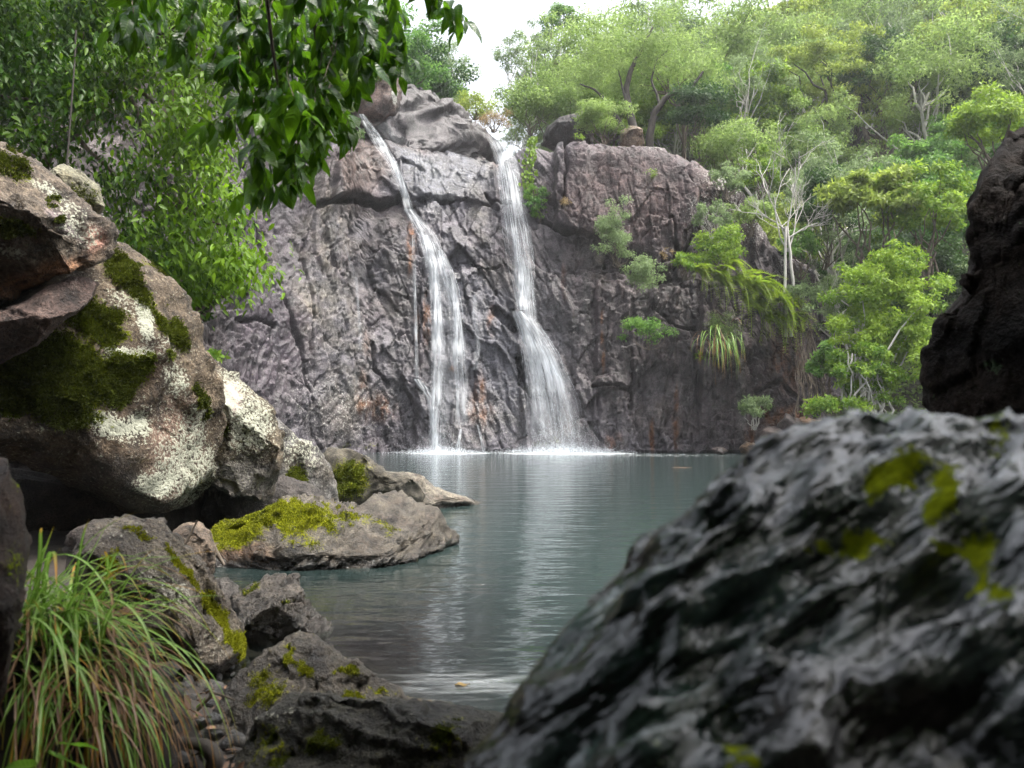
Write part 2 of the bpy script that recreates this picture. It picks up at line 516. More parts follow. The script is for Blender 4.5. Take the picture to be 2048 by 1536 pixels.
    D += step([(735, 232), (985, 282), (1000, 420), (905, 395), (820, 410), (790, 330)], 0.38, 9)
    D += step([(1110, 290), (1330, 310), (1400, 390), (1385, 470), (1345, 545), (1290, 540), (1230, 505), (1110, 450)], 0.55, 8)
    D += step([(1290, 440), (1345, 450), (1345, 560), (1300, 570)], 0.35, 5)
    D += step([(840, 560), (960, 530), (1020, 640), (1050, 720), (1060, 905), (830, 905)], 0.35, 14)
    D += step([(1030, 620), (1060, 640), (1130, 800), (1160, 905), (1050, 905)], 0.30, 12)
    D += step([(1190, 560), (1380, 580), (1400, 905), (1200, 905)], 0.22, 8)
    D += step([(1400, 560), (1580, 600), (1640, 800), (1640, 905), (1400, 905)], 0.40, 10)
    damp = np.where(VV.ravel() > 1, 0.7, 1.0)
    D = D * damp
    V[:, 0] -= NBf[:, 0] * D; V[:, 1] -= NBf[:, 1] * D
    V[:, 2] += (0.25 * D + 0.16 * fbm(sz, 1.1, 4, 44)) * np.where(VV.ravel() > 0.85, 1.0, 0.35)
    idx = np.arange(len(v) * NS).reshape(len(v), NS)
    F = np.stack([idx[:-1, :-1], idx[:-1, 1:], idx[1:, 1:], idx[1:, :-1]], -1).reshape(-1, 4)
    px, py = project(V)
    # rock colours with a shape of their own; far left also carries painted tree shade
    wb = (28 * fbm(sz, 0.8, 4, 61), 28 * fbm(sz, 0.8, 4, 62))
    wst = (12 * fbm(sz * np.array([1, 0.25, 1]), 2.0, 4, 63), 30 * fbm(sz, 0.5, 3, 64))
    C = np.tile(np.array([[0.096, 0.091, 0.098]]), (len(V), 1))
    def paint(mask, c):
        nonlocal C
        mask = np.clip(mask, 0, 1)[:, None]
        C = C * (1 - mask) + np.array([c]) * mask
    big = fbm(sz, 0.35, 4, 65)
    paint(0.55 * sstep(0.0, 0.5, big), (0.118, 0.102, 0.084))
    paint(0.6 * sstep(0.0, 0.45, fbm(sz, 0.45, 4, 66)), (0.085, 0.066, 0.070))
    paint(blobs(px, py, [(1300, 560, 300, 330, 0.8), (1500, 700, 240, 260, 0.85)], wb), (0.056, 0.046, 0.045))
    paint(blobs(px, py, [(1255, 380, 170, 110, 0.75), (1440, 400, 120, 120, 0.8)], wb), (0.068, 0.050, 0.047))
    paint(blobs(px, py, [(520, 720, 120, 190, 0.8, 20), (470, 480, 80, 200, 0.7), (600, 480, 60, 90, 0.4)], wb), (0.068, 0.058, 0.066))
    paint(blobs(px, py, [(650, 540, 70, 200, 0.55), (700, 700, 60, 150, 0.4), (960, 380, 25, 120, 0.5), (1200, 520, 20, 60, .4), (800, 560, 30, 120, .35)], wb) * sstep(-0.4, 0.4, fbm(sz, 1.6, 4, 74)), (0.140, 0.128, 0.095))
    paint(blobs(px, py, [(880, 330, 110, 100, 0.6, 25), (1010, 700, 130, 200, 0.35), (900, 700, 60, 200, 0.4)], wb), (0.071, 0.079, 0.093))
    paint(blobs(px, py, [(720, 330, 70, 60, 0.6), (990, 310, 20, 40, .5), (800, 270, 90, 20, .4, 25)], wb), (0.124, 0.090, 0.071))
    rust = [(822, 500, 10, 60, 0.9), (853, 640, 11, 55, 0.9), (832, 655, 6, 40, 0.8), (905, 735, 9, 8, 0.9), (962, 780, 16, 45, 0.75), (960, 825, 26, 40, 0.6), (760, 815, 34, 30, 0.7), (725, 800, 12, 50, 0.7),
            (1208, 690, 5, 75, 0.8), (1353, 840, 6, 65, 0.95), (1225, 880, 20, 20, .4), (1305, 880, 6, 40, .7), (1575, 720, 40, 60, 0.5), (1565, 830, 60, 30, 0.6), (1500, 880, 12, 40, .6), (735, 690, 10, 40, .4), (985, 640, 10, 30, .5), (1130, 560, 8, 40, .3)]
    paint(blobs(px, py, rust, (wst[0] * 0.9, wst[1])) * sstep(-0.35, 0.25, fbm(sz * np.array([1, 0.4, 1]), 5.0, 4, 70)), (0.150, 0.068, 0.030))
    paint(0.75 * blobs(px, py, [(230, 260, 90, 60, 0.8), (310, 310, 60, 40, 0.7), (440, 80, 60, 70, 0.6)], wb), (0.248, 0.223, 0.211))
    paint(0.85 * (1 - sstep(380, 520, px + wb[0])) * (1 - 0.8 * blobs(px, py, [(235, 275, 80, 40, 1.0)], wb)), (0.040, 0.034, 0.030))  # left part darkened in its colour for the shade under the trees
    runs = sstep(0.15, 0.55, fbm(sz * np.array([1, 0.06, 1]), 1.4, 4, 67))
    paint(0.45 * runs * (Z.ravel() > 1), (0.046, 0.046, 0.053))
    paint(0.5 * sstep(0.2, 0.6, fbm(sz * np.array([1, 0.10, 1]), 1.1, 4, 68)), (0.161, 0.155, 0.146))
    lich = 0.55 * blobs(px, py, [(1470, 345, 80, 60, 1.0), (1430, 430, 70, 60, 0.8), (1330, 290, 40, 20, .9), (1520, 430, 60, 60, .8), (1560, 560, 30, 60, 0.7)], wb) + blobs(px, py, [(650, 620, 90, 160, 0.12), (700, 820, 160, 90, 0.3), (960, 840, 120, 60, 0.25)], wb)
    moss = blobs(px, py, [(700, 893, 90, 8, 0.40), (1560, 640, 60, 60, 0.3), (510, 395, 10, 30, 0.9), (1100, 880, 60, 16, 0.35)], wb)
    wet = blobs(px, py, [(880, 330, 180, 160, 0.65), (900, 650, 160, 300, 0.6), (1080, 700, 150, 260, 0.65), (640, 650, 160, 260, 0.45), (1300, 760, 220, 160, 0.4), (540, 760, 130, 160, 0.4), (1330, 630, 120, 90, 0.35)], wb)
    wet = np.clip(wet * 1.15 + 0.25 * (sstep(-0.1, 0.4, fbm(sz, 1.1, 3, 69)) - 0.3), 0.05, 1)
    C = C * (1 + 0.55 * np.clip(fbm(sz, 1.7, 5, 72, 0.6), -1, 1))[:, None] * (1 + 0.35 * np.clip(fbm(sz * np.array([1, 0.3, 1]), 4.5, 4, 73), -1, 1))[:, None]
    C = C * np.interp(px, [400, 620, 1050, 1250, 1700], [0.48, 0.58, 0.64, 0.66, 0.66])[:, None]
    C = np.clip(C.mean(1, keepdims=True) + (C - C.mean(1, keepdims=True)) * 1.55 + np.array([[0.001, 0.0, 0.001]]), 0.008, 0.6)
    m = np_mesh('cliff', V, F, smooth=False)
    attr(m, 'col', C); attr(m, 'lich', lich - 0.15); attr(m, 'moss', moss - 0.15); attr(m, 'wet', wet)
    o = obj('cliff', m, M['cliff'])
    tag(o, 'dark grey and brown rock cliff rising from the pool, two waterfalls running down it', 'cliff', kind='structure')
    # nearest depth of the face for each 4 px cell of the photograph, to seat falls and plants on the rock
    W_, H_ = 512, 384
    dm = np.full((H_, W_), 1e9)
    ix, iy = (px / 4).astype(int), (py / 4).astype(int)
    ok = (ix >= 0) & (ix < W_) & (iy >= 0) & (iy < H_)
    np.minimum.at(dm, (iy[ok], ix[ok]), V[ok, 1])
    for _ in range(6):
        hole = dm > 1e8
        best = np.full_like(dm, 1e9)
        for dy in (-1, 0, 1):
            for dx in (-1, 0, 1):
                best = np.minimum(best, np.roll(np.roll(dm, dy, 0), dx, 1))
        dm[hole] = best[hole]
    return dm

DM = build_cliff()
def cliff_depth(px, py, r=1):
    ix, iy = int(px / 4), int(py / 4)
    a = DM[max(0, iy - r):iy + r + 1, max(0, ix - r):ix + r + 1]
    a = a[a < 1e8]
    return float(a.min()) if len(a) else 32.0
def on_cliff(px, py, off=0.0, r=1):
    return at(px, py, cliff_depth(px, py, r) - off)

# ================================================================== GROUND, HILLSIDE, POOL
hill_curve = smooth_curve(np.array([(-60, 2), (-30, 4), (-16, 8), (-12.5, 14), (-11, 18), (-9.6, 23), (-7, 28), (-4, 30), (2, 30.5), (8, 30.5), (12.5, 30.0), (15, 27.5), (19, 24), (26, 18), (40, 8), (70, -8)], float), 1200)
def hill_d(X, Y):
    P = np.stack([np.ravel(X), np.ravel(Y)], 1)
    out = np.empty(len(P))
    T = norm(np.gradient(hill_curve, axis=0)); Nn = np.stack([-T[:, 1], T[:, 0]], 1)
    C = hill_curve[::6]; NC = Nn[::6]
    for i in range(0, len(P), 4000):
        d = P[i:i + 4000, None, :] - C[None]
        dd = (d ** 2).sum(2)
        j = dd.argmin(1)
        s = np.sign((d[np.arange(len(j)), j] * NC[j]).sum(1))
        out[i:i + 4000] = np.sqrt(dd[np.arange(len(j)), j]) * s
    return out.reshape(np.shape(X))
def hill_z(X, Y):
    X = np.asarray(X, float); Y = np.asarray(Y, float)
    d = hill_d(X, Y)
    r = X / np.maximum(Y, 5)
    sl = np.interp(r, [-0.9, -0.35, -0.2, -0.08, 0.04, 0.16, 0.3, 0.45, 0.8], [0.75, 0.70, 0.50, 0.36, 0.36, 0.46, 0.58, 0.66, 0.70])
    z = -0.6 + np.clip(d - 0.6, 0, None) * sl
    return np.where(d > 0, z, -1.0)

def soil_material(name, a, b, scale):
    k = NT(name)
    P = k.n('NewGeometry').outputs['Position']
    n = k.noise(P, scale, 9, 0.7)
    c = k.mix(k.n('MapRange', {0: n, 1: 0.35, 2: 0.65}).outputs[0], a, b)
    bp = k.n('Bump', {'Strength': 0.8, 'Distance': 0.3 / scale, 'Height': n}).outputs[0]
    return k.surf(k.n('BsdfPrincipled', {'Base Color': c, 'Roughness': 0.9, 'Normal': bp}).outputs[0])
M['forest_floor'] = soil_material('forest floor', (0.018, 0.022, 0.010), (0.07, 0.065, 0.035), 1.5)
M['bank'] = soil_material('bank soil', (0.008, 0.007, 0.005), (0.030, 0.022, 0.017), 22.0)
M['bed'] = soil_material('pool bed', (0.045, 0.036, 0.024), (0.14, 0.11, 0.07), 5.0)

def build_hillside():
    xs = np.linspace(-70, 110, 240); ys = np.linspace(2, 150, 200)
    X, Y = np.meshgrid(xs, ys)
    Z = hill_z(X, Y)
    P = np.stack([X.ravel(), Y.ravel(), Z.ravel()], 1)
    P[:, 2] += np.where(hill_d(X, Y).ravel() > 2, 1.0, 0.0) * 0.9 * fbm(P, 0.12, 4, 71)
    # under the cliff top the ground keeps below the rock; it does not show over the pool
    idx = np.arange(X.size).reshape(X.shape)
    F = np.stack([idx[:-1, :-1], idx[:-1, 1:], idx[1:, 1:], idx[1:, :-1]], -1).reshape(-1, 4)
    keep = (hill_d(X, Y).ravel() > -2.0)[F].any(1)
    o = obj('hillside', np_mesh('hillside', P, F[keep]), M['forest_floor'])
    tag(o, 'wooded hillside of dark leaf litter rising behind the cliff and pool', 'hillside', kind='structure')
build_hillside()

def shore_x(Y):
    return np.interp(Y, [-6, 1.6, 2.2, 2.6, 3.1, 3.6, 4.2, 4.9, 5.6, 6.3, 8, 9, 10.3, 12, 16, 22, 28], [6, 4, 0.5, -0.5, -0.85, -1.15, -1.7, -2.5, -2.8, -2.7, -2.6, -2.6, -2.9, -3.4, -4.6, -6.8, -8])
def bank_z(X, Y):
    X = np.asarray(X, float); Y = np.asarray(Y, float)
    s = shore_x(Y) - X
    z = np.where(s > 0, 0.16 * np.minimum(s, 0.9) + 0.8 * np.clip(np.minimum(s, -1.6 - 0.45 * Y - X), 0, 3), np.maximum(0.42 * s, -1.4))
    # ground under the camera and the tuft of grass
    d = np.hypot((X + 1.15) / 0.42, (Y - 2.0) / 0.42)
    z = np.maximum(z, 0.50 * (1 - sstep(0.35, 1.25, d)) + 0.05)* (d < 1.25) + z * (d >= 1.25)
    sr = X - np.interp(Y, [0, 1.5, 3, 6, 12, 20, 26], [0.0, 0.9, 2.0, 4.5, 9, 13, 14.5])
    z = np.maximum(z, np.clip(0.5 * sr, -2, 2.5))
    z = z + np.clip(-1.0 - Y, 0, 12) * 0.9 + np.clip(X - 2.2, 0, 5) * np.clip(1.6 - Y, 0, 4) * 0.25  # unseen slope added behind the camera, blocks sky light from the foreground
    return z - 0.03
def build_ground():
    xs = np.r_[np.linspace(-16, -5, 30), np.linspace(-4.9, 2.6, 170), np.linspace(2.8, 18, 40)]
    ys = np.r_[np.linspace(-13, 0.4, 34), np.linspace(0.5, 7, 150), np.linspace(7.2, 31, 60)]
    X, Y = np.meshgrid(xs, ys)
    P = np.stack([X.ravel(), Y.ravel(), bank_z(X, Y).ravel()], 1)
    P[:, 2] += 0.05 * fbm(P, 2.4, 5, 81)
    idx = np.arange(X.size).reshape(X.shape)
    F = np.stack([idx[:-1, :-1], idx[:-1, 1:], idx[1:, 1:], idx[1:, :-1]], -1).reshape(-1, 4)
    o = obj('ground', np_mesh('ground', P, F), M['bank'])
    tag(o, 'dark soil bank and brown bed of the pool', 'ground', kind='structure')
build_ground()

def build_pool():
    k = NT('pool water')
    P = k.n('NewGeometry').outputs['Position']
    sep = k.n('SeparateXYZ', {0: P})
    x, y = sep.outputs[0], sep.outputs[1]
    mp = k.n('Mapping', {'Vector': P, 'Scale': (0.55, 1.6, 1)}).outputs[0]
    w1 = k.noise(mp, 2.0, 3, 0.5, normalize=True)
    w2 = k.noise(k.n('Mapping', {'Vector': P, 'Scale': (0.8, 2.2, 1), 'Rotation': (0, 0, 0.25)}).outputs[0], 5.5, 3, 0.5)
    h = k.math('ADD', k.math('MULTIPLY', w1, 0.06), k.math('MULTIPLY', w2, 0.016))
    b = k.n('Bump', {'Strength': 0.36, 'Distance': 1.0, 'Height': h}).outputs[0]
    # silt: opaque in the deep, clear over the shallow stones of the near bank
    clear = k.math('MULTIPLY', k.n('MapRange', {0: y, 1: 3.8, 2: 7.2, 3: 1.0, 4: 0.0}).outputs[0],
                   k.n('MapRange', {0: x, 1: -0.50, 2: 0.70, 3: 1.0, 4: 0.0}).outputs[0])
    base = k.n('BsdfPrincipled', {'Base Color': (0.026, 0.042, 0.040, 1), 'Roughness': 0.5, 'Specular IOR Level': 0.0, 'Normal': b})
    tr = k.n('BsdfTransparent', {'Color': (0.62, 0.66, 0.60, 1)})
    body = k.n('MixShader', {0: k.math('MULTIPLY', clear, 0.97), 1: base.outputs[0], 2: tr.outputs[0]})
    gl = k.n('BsdfGlossy', {'Color': (1, 1, 1, 1), 'Roughness': 0.07, 'Normal': b})
    fr = k.n('Fresnel', {'IOR': 1.33, 'Normal': b}).outputs[0]
    water = k.n('MixShader', {0: k.math('MULTIPLY', k.math('POWER', fr, 0.8), 0.95), 1: body.outputs[0], 2: gl.outputs[0]})
    # foam: bubbles drifting off the foot of the falls, and the swirl by the outflow
    def dist(cx, cy, rx, ry):
        dx = k.math('DIVIDE', k.math('SUBTRACT', x, cx), rx); dy = k.math('DIVIDE', k.math('SUBTRACT', y, cy), ry)
        return k.math('SQRT', k.math('ADD', k.math('MULTIPLY', dx, dx), k.math('MULTIPLY', dy, dy)))
    fn = k.noise(k.n('Mapping', {'Vector': P, 'Scale': (0.6, 1.0, 1)}).outputs[0], 6.0, 8, 0.75)
    d1 = dist(2.0, 29.2, 3.4, 1.7); d2 = dist(-2.3, 29.3, 2.2, 1.4); d4 = dist(4, 27.5, 9, 3.5)
    dm = k.math('MINIMUM', d1, d2)
    near = k.math('SUBTRACT', 1.05, dm, True)
    drift = k.math('MULTIPLY', k.math('SUBTRACT', 1.0, d4, True), 0.16)
    sw = k.noise(k.n('Mapping', {'Vector': P, 'Scale': (1.6, 7.5, 1), 'Rotation': (0, 0, -0.30)}).outputs[0], 3.2, 7, 0.65)
    d3 = dist(-0.15, 3.25, 0.60, 0.34)
    swirl = k.n('MapRange', {0: k.math('ADD', sw, k.math('MULTIPLY', k.math('SUBTRACT', 1.0, d3), 0.34)), 1: 0.66, 2: 0.95}).outputs[0]
    swirl = k.math('MULTIPLY', swirl, k.math('SUBTRACT', 1.25, d3, True))
    fm = k.n('MapRange', {0: k.math('ADD', fn, k.math('MAXIMUM', k.math('MULTIPLY', near, 0.52), drift)), 1: 0.66, 2: 0.80}).outputs[0]
    fm = k.math('MAXIMUM', fm, k.math("MULTIPLY", swirl, 0.20))
    foam = k.n('BsdfDiffuse', {'Color': (0.72, 0.76, 0.78, 1)})
    fin = k.n('MixShader', {0: fm, 1: water.outputs[0], 2: foam.outputs[0]})
    mat_ = k.surf(fin.outputs[0])
    xs = np.linspace(-16, 20, 60); ys = np.linspace(1.5, 36, 60)
    X, Y = np.meshgrid(xs, ys)
    idx = np.arange(X.size).reshape(X.shape)
    F = np.stack([idx[:-1, :-1], idx[:-1, 1:], idx[1:, 1:], idx[1:, :-1]], -1).reshape(-1, 4)
    o = obj('pool_water', np_mesh('pool_water', np.stack([X.ravel(), Y.ravel(), 0 * X.ravel()], 1), F), mat_)
    tag(o, 'grey green pool of water with fine ripples below the falls', 'pool', kind='structure')
build_pool()

# ================================================================== BOULDERS
_ico = {}
def ico(level):
    if level not in _ico:
        bm = bmesh.new()
        bmesh.ops.create_icosphere(bm, subdivisions=level, radius=1.0)
        V = np.array([v.co[:] for v in bm.verts]); F = np.array([[v.index for v in f.verts] for f in bm.faces])
        bm.free()
        _ico[level] = (V, F)
    V, F = _ico[level]
    return V.copy(), F

def boulder(name, label, outline, depth, thick, center=None, mat_='boulder', level=6, seed=1, col=(0.16, 0.15, 0.14), col2=(0.10, 0.08, 0.075),
            facets=13, cut=(0.60, 0.90), planes=(), rough=0.042, chips=0.07, strata=None, moss=(), lich=(), wet=0.2, wetline=None,
            stain=(), lean=(0, 0), ex=0.70, et=0.72, moss_up=0.0, lich_all=0.0, cat='boulder', group=None, tufts=0, tuft_mat='moss', tuft_size=0.012, soft=3, flat_=False, furrow=None):
    """a rock whose outline from the water is the given one and whose body is thick metres deep each way"""
    rng = np.random.default_rng(seed)
    O = np.array(outline, float)
    c = np.array(center if center is not None else O.mean(0), float)
    W = np.array([at(x, y, depth) for x, y in O])
    wc = np.array(at(c[0], c[1], depth))
    to = wc - np.array([0, 0, CAM_H]); to /= np.linalg.norm(to)       # the outline stands square to the line of sight
    rt = np.cross(to, (0, 0, 1.0)); rt /= np.linalg.norm(rt); upv = np.cross(rt, to)
    rays = W - np.array([0, 0, CAM_H])
    rays = rays * (((wc - np.array([0, 0, CAM_H])) @ to) / (rays @ to))[:, None] + np.array([0, 0, CAM_H]) - wc
    A = np.stack([rays @ rt, rays @ upv], 1)
    # ray/polygon table of radius over angle
    phi = np.linspace(-math.pi, math.pi, 721)
    rad = np.zeros(721)
    d = np.stack([np.cos(phi), np.sin(phi)], 1)
    for i in range(len(A)):
        p, e = A[i], A[(i + 1) % len(A)] - A[i]
        den = d[:, 0] * e[1] - d[:, 1] * e[0]
        den = np.where(np.abs(den) < 1e-9, 1e-9, den)
        t = (p[0] * e[1] - p[1] * e[0]) / den
        s = (p[0] * d[:, 1] - p[1] * d[:, 0]) / den
        ok = (t > 0) & (s >= -1e-6) & (s <= 1 + 1e-6)
        rad = np.where(ok & (t > rad), t, rad)
    ker = np.hanning(2 * soft + 3)[1:-1]; ker /= ker.sum()
    rad = np.convolve(np.r_[rad[-soft - 1:-1], rad, rad[1:soft + 1]], ker, 'valid')
    V, F = ico(level)
    th = np.arccos(np.clip(-V[:, 1], -1, 1))
    ph = np.arctan2(V[:, 2], V[:, 0])
    Rr = np.interp(ph, phi, rad)
    s = np.sin(th) ** ex
    t = np.sign(np.cos(th)) * np.abs(np.cos(th)) ** et
    Q = (Rr * s * np.cos(ph))[:, None] * rt - (thick * t)[:, None] * to + (Rr * s * np.sin(ph))[:, None] * upv
    size = float(np.median(rad))
    # break faces
    cuts = list(planes)
    for _ in range(facets):
        n = rng.normal(0, 1, 3); n[1] = -abs(n[1]) * 0.9 - 0.12; n /= np.linalg.norm(n)
        cuts.append((n, rng.uniform(*cut)))
    for n, f in cuts:
        n = np.array(n, float); n /= np.linalg.norm(n)
        hh = Q @ n
        over = np.clip(hh - f * hh.max(), 0, None)
        Q -= 0.97 * over[:, None] * n
    qx, qy = Q @ rt, Q @ upv
    qp = np.arctan2(qy, qx); qr_ = np.hypot(qx, qy)
    bi = np.clip(((qp + math.pi) / (2 * math.pi) * 90).astype(int), 0, 89)
    mx = np.zeros(90); np.maximum.at(mx, bi, qr_ * (np.abs(Q @ to) < 0.9 * thick))
    want = np.interp((np.arange(90) + 0.5) / 90 * 2 * math.pi - math.pi, phi, rad)
    ratio = np.clip(want / np.maximum(mx, 1e-6), 0.9, 1.6)
    ratio = np.convolve(np.r_[ratio[-2:], ratio, ratio[:2]], [0.1, 0.2, 0.4, 0.2, 0.1], 'valid')
    rr_ = np.interp(qp, (np.arange(-1, 91) + 0.5) / 90 * 2 * math.pi - math.pi, np.r_[ratio[-1], ratio, ratio[0]])
    Q = (qx * rr_)[:, None] * rt + (qy * rr_)[:, None] * upv + (Q @ to)[:, None] * to
    Q[:, 1] += lean[0] * Q[:, 0] + lean[1] * Q[:, 2]
    N = vnormals(Q, F)
    Wd = np.stack([fbm(Q, 1.6 / size, 3, seed + 1), fbm(Q, 1.6 / size, 3, seed + 2), fbm(Q, 1.6 / size, 3, seed + 3)], 1)
    D = rough * size * 1.2 * fbm(Q + 9.1 * seed, 1.3 / size, 4, seed + 4)
    for fq, am, sd in ((2.2, 1.0, 5), (5.5, 0.5, 6)):
        f1, f2, rnd, rel = worley((Q + 0.16 * size * Wd) * (fq / size) + seed, seed + sd, False, 0.4)
        D += chips * size * am * ((rnd[:, 0] - 0.5) * 0.8 + 2.0 * (rel * (rnd - 0.5)).sum(1) - 0.35 * (1 - sstep(0, 0.05, f2 - f1)) * (rnd[:, 1] > 0.6))
    D += rough * size * 0.38 * fbm(Q, 5.0 / size, 5, seed + 7, 0.55)
    if strata is not None:
        n, fr_, amp = strata
        n = np.array(n, float); n /= np.linalg.norm(n)
        u = (Q @ n) * fr_ + 1.1 * fbm(Q, 2.0 / size, 3, seed + 8)
        D += amp * (perlin(np.stack([u, u * 0 + seed, 0.4 * Q[:, 0] / size], 1), seed + 9) + 0.5 * perlin(np.stack([u * 2.3, u * 0 + seed, Q[:, 0] / size], 1), seed + 10))
    if furrow is not None:
        n, fr_, amp = furrow
        n = np.array(n, float); n /= np.linalg.norm(n)
        a1 = np.cross(n, to); a1 /= np.linalg.norm(a1); a2 = np.cross(n, a1)
        Qw = Q + 0.05 * size * Wd
        u3 = np.stack([Qw @ n * fr_, Qw @ a1 * fr_ * 0.26, Qw @ a2 * fr_ * 0.5], 1)
        D += amp * (fbm(u3, 1.0, 2, seed + 20, 0.45, ridged=True) - 0.75 + 0.8 * fbm(u3, 0.45, 2, seed + 21))
    V3 = Q + N * D[:, None] + wc
    px, py = project(V3)
    k = max(8.0, 0.10 * (O[:, 0].max() - O[:, 0].min()))
    wb = (k * fbm(Q, 2.6 / size, 5, seed + 11, .6), k * fbm(Q, 2.6 / size, 5, seed + 12, .6))
    N = vnormals(V3, F)
    m_att = np.full(len(V3), -0.35)
    if moss: m_att = np.maximum(m_att, blobs(px, py, moss, wb) - 0.15)
    if moss_up: m_att = np.maximum(m_att, moss_up * sstep(0.35, 0.9, N[:, 2] + 0.35 * fbm(Q, 2.2 / size, 4, seed + 13)) - 0.15)
    l_att = np.full(len(V3), lich_all - 0.3)
    if lich: l_att = np.maximum(l_att, blobs(px, py, lich, wb) - 0.15)
    C = np.tile(np.array([col]), (len(V3), 1)).astype(float)
    f = sstep(-0.15, 0.4, fbm(Q, 1.8 / size, 5, seed + 14))[:, None]
    C = C * (1 - f) + np.array([col2]) * f
    for bl, cc in stain:
        mk = np.clip(blobs(px, py, bl, wb), 0, 1)[:, None]
        C = C * (1 - mk) + np.array([cc]) * mk
    w_att = np.full(len(V3), wet)
    if wetline is not None:
        wl = 1 - sstep(0.4 * wetline, wetline, V3[:, 2] + 0.25 * wetline * fbm(Q, 4 / size, 3, seed + 15))
        w_att = np.maximum(w_att, wl)
        C = C * (1 - 0.45 * wl[:, None])           # soaked rock
        m_att = np.where(wl > 0.3, -0.4, m_att)
        l_att = np.where(wl > 0.3, -0.4, l_att)
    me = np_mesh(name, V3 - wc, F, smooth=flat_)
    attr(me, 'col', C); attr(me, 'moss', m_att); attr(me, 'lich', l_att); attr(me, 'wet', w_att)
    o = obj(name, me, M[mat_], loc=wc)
    tag(o, label, cat, group)
    if tufts:
        fc = V3[F].mean(1); fm = m_att[F].mean(1)
        ar = np.linalg.norm(np.cross(V3[F[:, 1]] - V3[F[:, 0]], V3[F[:, 2]] - V3[F[:, 0]]), axis=1)
        fm = fm + 0.75 * fbm(fc, 4.0 / size, 5, seed + 16, 0.65)
        pr = ar * np.clip(fm - 0.22, 0, 0.6) * (N[F[:, 0]][:, 1] < 0.35)
        if pr.sum() > 0:
            pick = rng.choice(len(F), tufts, p=pr / pr.sum())
            b = rng.dirichlet((1, 1, 1), tufts)
            P0 = (V3[F[pick]] * b[:, :, None]).sum(1) - wc
            n0 = N[F[pick, 0]]
            dr = norm(n0 * 0.9 + rng.normal(0, 0.55, (tufts, 3)) + np.array([0, 0, 0.15]))
            mm = leaf_quads(P0, dr, norm(rng.normal(0, 1, (tufts, 3))), tuft_size * rng.uniform(0.6, 1.5, tufts), tuft_size * rng.uniform(0.35, 0.8, tufts),
                            np.clip(0.45 + 0.5 * fbm(P0, 2.5 / size, 3, seed + 17) + rng.normal(0, 0.15, tufts), 0, 1), 'moss')
            g = obj('moss', mm, M[tuft_mat], o)
            g['kind'] = 'stuff'
    return o

def leaf_quads(P, D, N, L, W, tint, name, fold=0.12, droop=0.0):
    """one folded diamond leaf for each row: base, side, tip, side"""
    D = norm(D); S = norm(np.cross(D, N)); U = np.cross(S, D)
    L = np.asarray(L)[:, None]; W = np.asarray(W)[:, None]
    mid = P + D * L * 0.45
    tip = P + D * L - np.array([0, 0, 1.0]) * droop * L
    a = mid + S * W * 0.5 + U * W * fold; b = mid - S * W * 0.5 + U * W * fold
    V = np.stack([P, a, tip, b], 1).reshape(-1, 3)
    i = np.arange(len(P))[:, None] * 4
    F = np.concatenate([i + np.array([[0, 1, 2]]), i + np.array([[0, 2, 3]])], 0)
    m = np_mesh(name, V, F, smooth=False)
    attr(m, 'tint', np.repeat(np.asarray(tint), 4))
    return m

def leaf_six(P, D, N, L, W, tint, name, droop=0.25, fold=0.15):
    """rounder pointed leaf with a bent midrib: eight corners, six faces"""
    D = norm(D); S = norm(np.cross(D, N)); U = np.cross(S, D)
    L = np.asarray(L)[:, None]; W = np.asarray(W)[:, None]
    dn = np.array([0, 0, -1.0])
    def pt(t, w, f): return P + D * L * t + dn * L * droop * t * t + S * W * w + U * W * abs(w) * f * 2
    V = np.stack([pt(0, 0, 0), pt(.3, .42, fold), pt(.33, 0, 0), pt(.3, -.42, fold), pt(.68, .36, fold), pt(.7, 0, 0), pt(.68, -.36, fold), pt(1, 0, 0)], 1).reshape(-1, 3)
    i = np.arange(len(P))[:, None] * 8
    T = [(0, 1, 2), (0, 2, 3), (1, 4, 5), (1, 5, 2), (2, 5, 6), (2, 6, 3), (4, 7, 5), (5, 7, 6)]
    F = np.concatenate([i + np.array([t]) for t in T], 0)
    m = np_mesh(name, V, F, smooth=True)
    attr(m, 'tint', np.repeat(np.asarray(tint), 8))
    return m

M['moss'] = leaf_material('moss leaves', (0.022, 0.030, 0.004), (0.13, 0.16, 0.010), rough=0.8, trans=0.25, spec=0.2)
M['moss_bright'] = leaf_material('bright moss leaves', (0.06, 0.075, 0.004), (0.26, 0.27, 0.010), rough=0.8, trans=0.25, spec=0.2)

GREY, BROWN = (0.10, 0.095, 0.09), (0.065, 0.05, 0.045)
# the piled boulders of the left bank, far to near
boulder('boulder', 'dark rock with a mossy hollow behind the yellow mossed ledge on the left bank', [(636, 900), (660, 893), (700, 900), (735, 918), (770, 945), (815, 950), (850, 985), (872, 1012), (800, 1030), (700, 1045), (655, 1000)], 9.3, 0.75,
        mat_='shore', level=5, seed=21, col=(0.0721, 0.0637, 0.0492), col2=(0.0435, 0.0372, 0.0262), moss=[(700, 960, 48, 50, 0.9)], wetline=0.10, lean=(0.2, 0.35), tufts=5000, tuft_mat='moss', tuft_size=0.02, planes=[((0.1, -0.9, 0.35), 0.7)])
boulder('boulder', 'low grey rock tapering to a point in the water, farthest along the left bank', [(770, 960), (800, 945), (835, 948), (865, 975), (900, 988), (968, 1008), (930, 1020), (860, 1030), (790, 1030)], 10.2, 0.55, center=(835, 990),
        mat_='shore', seed=22, level=5, col=(0.1187, 0.1039, 0.0804), col2=(0.0721, 0.0568, 0.0443), wetline=0.10, wet=0.35, lean=(0.2, 0.5))
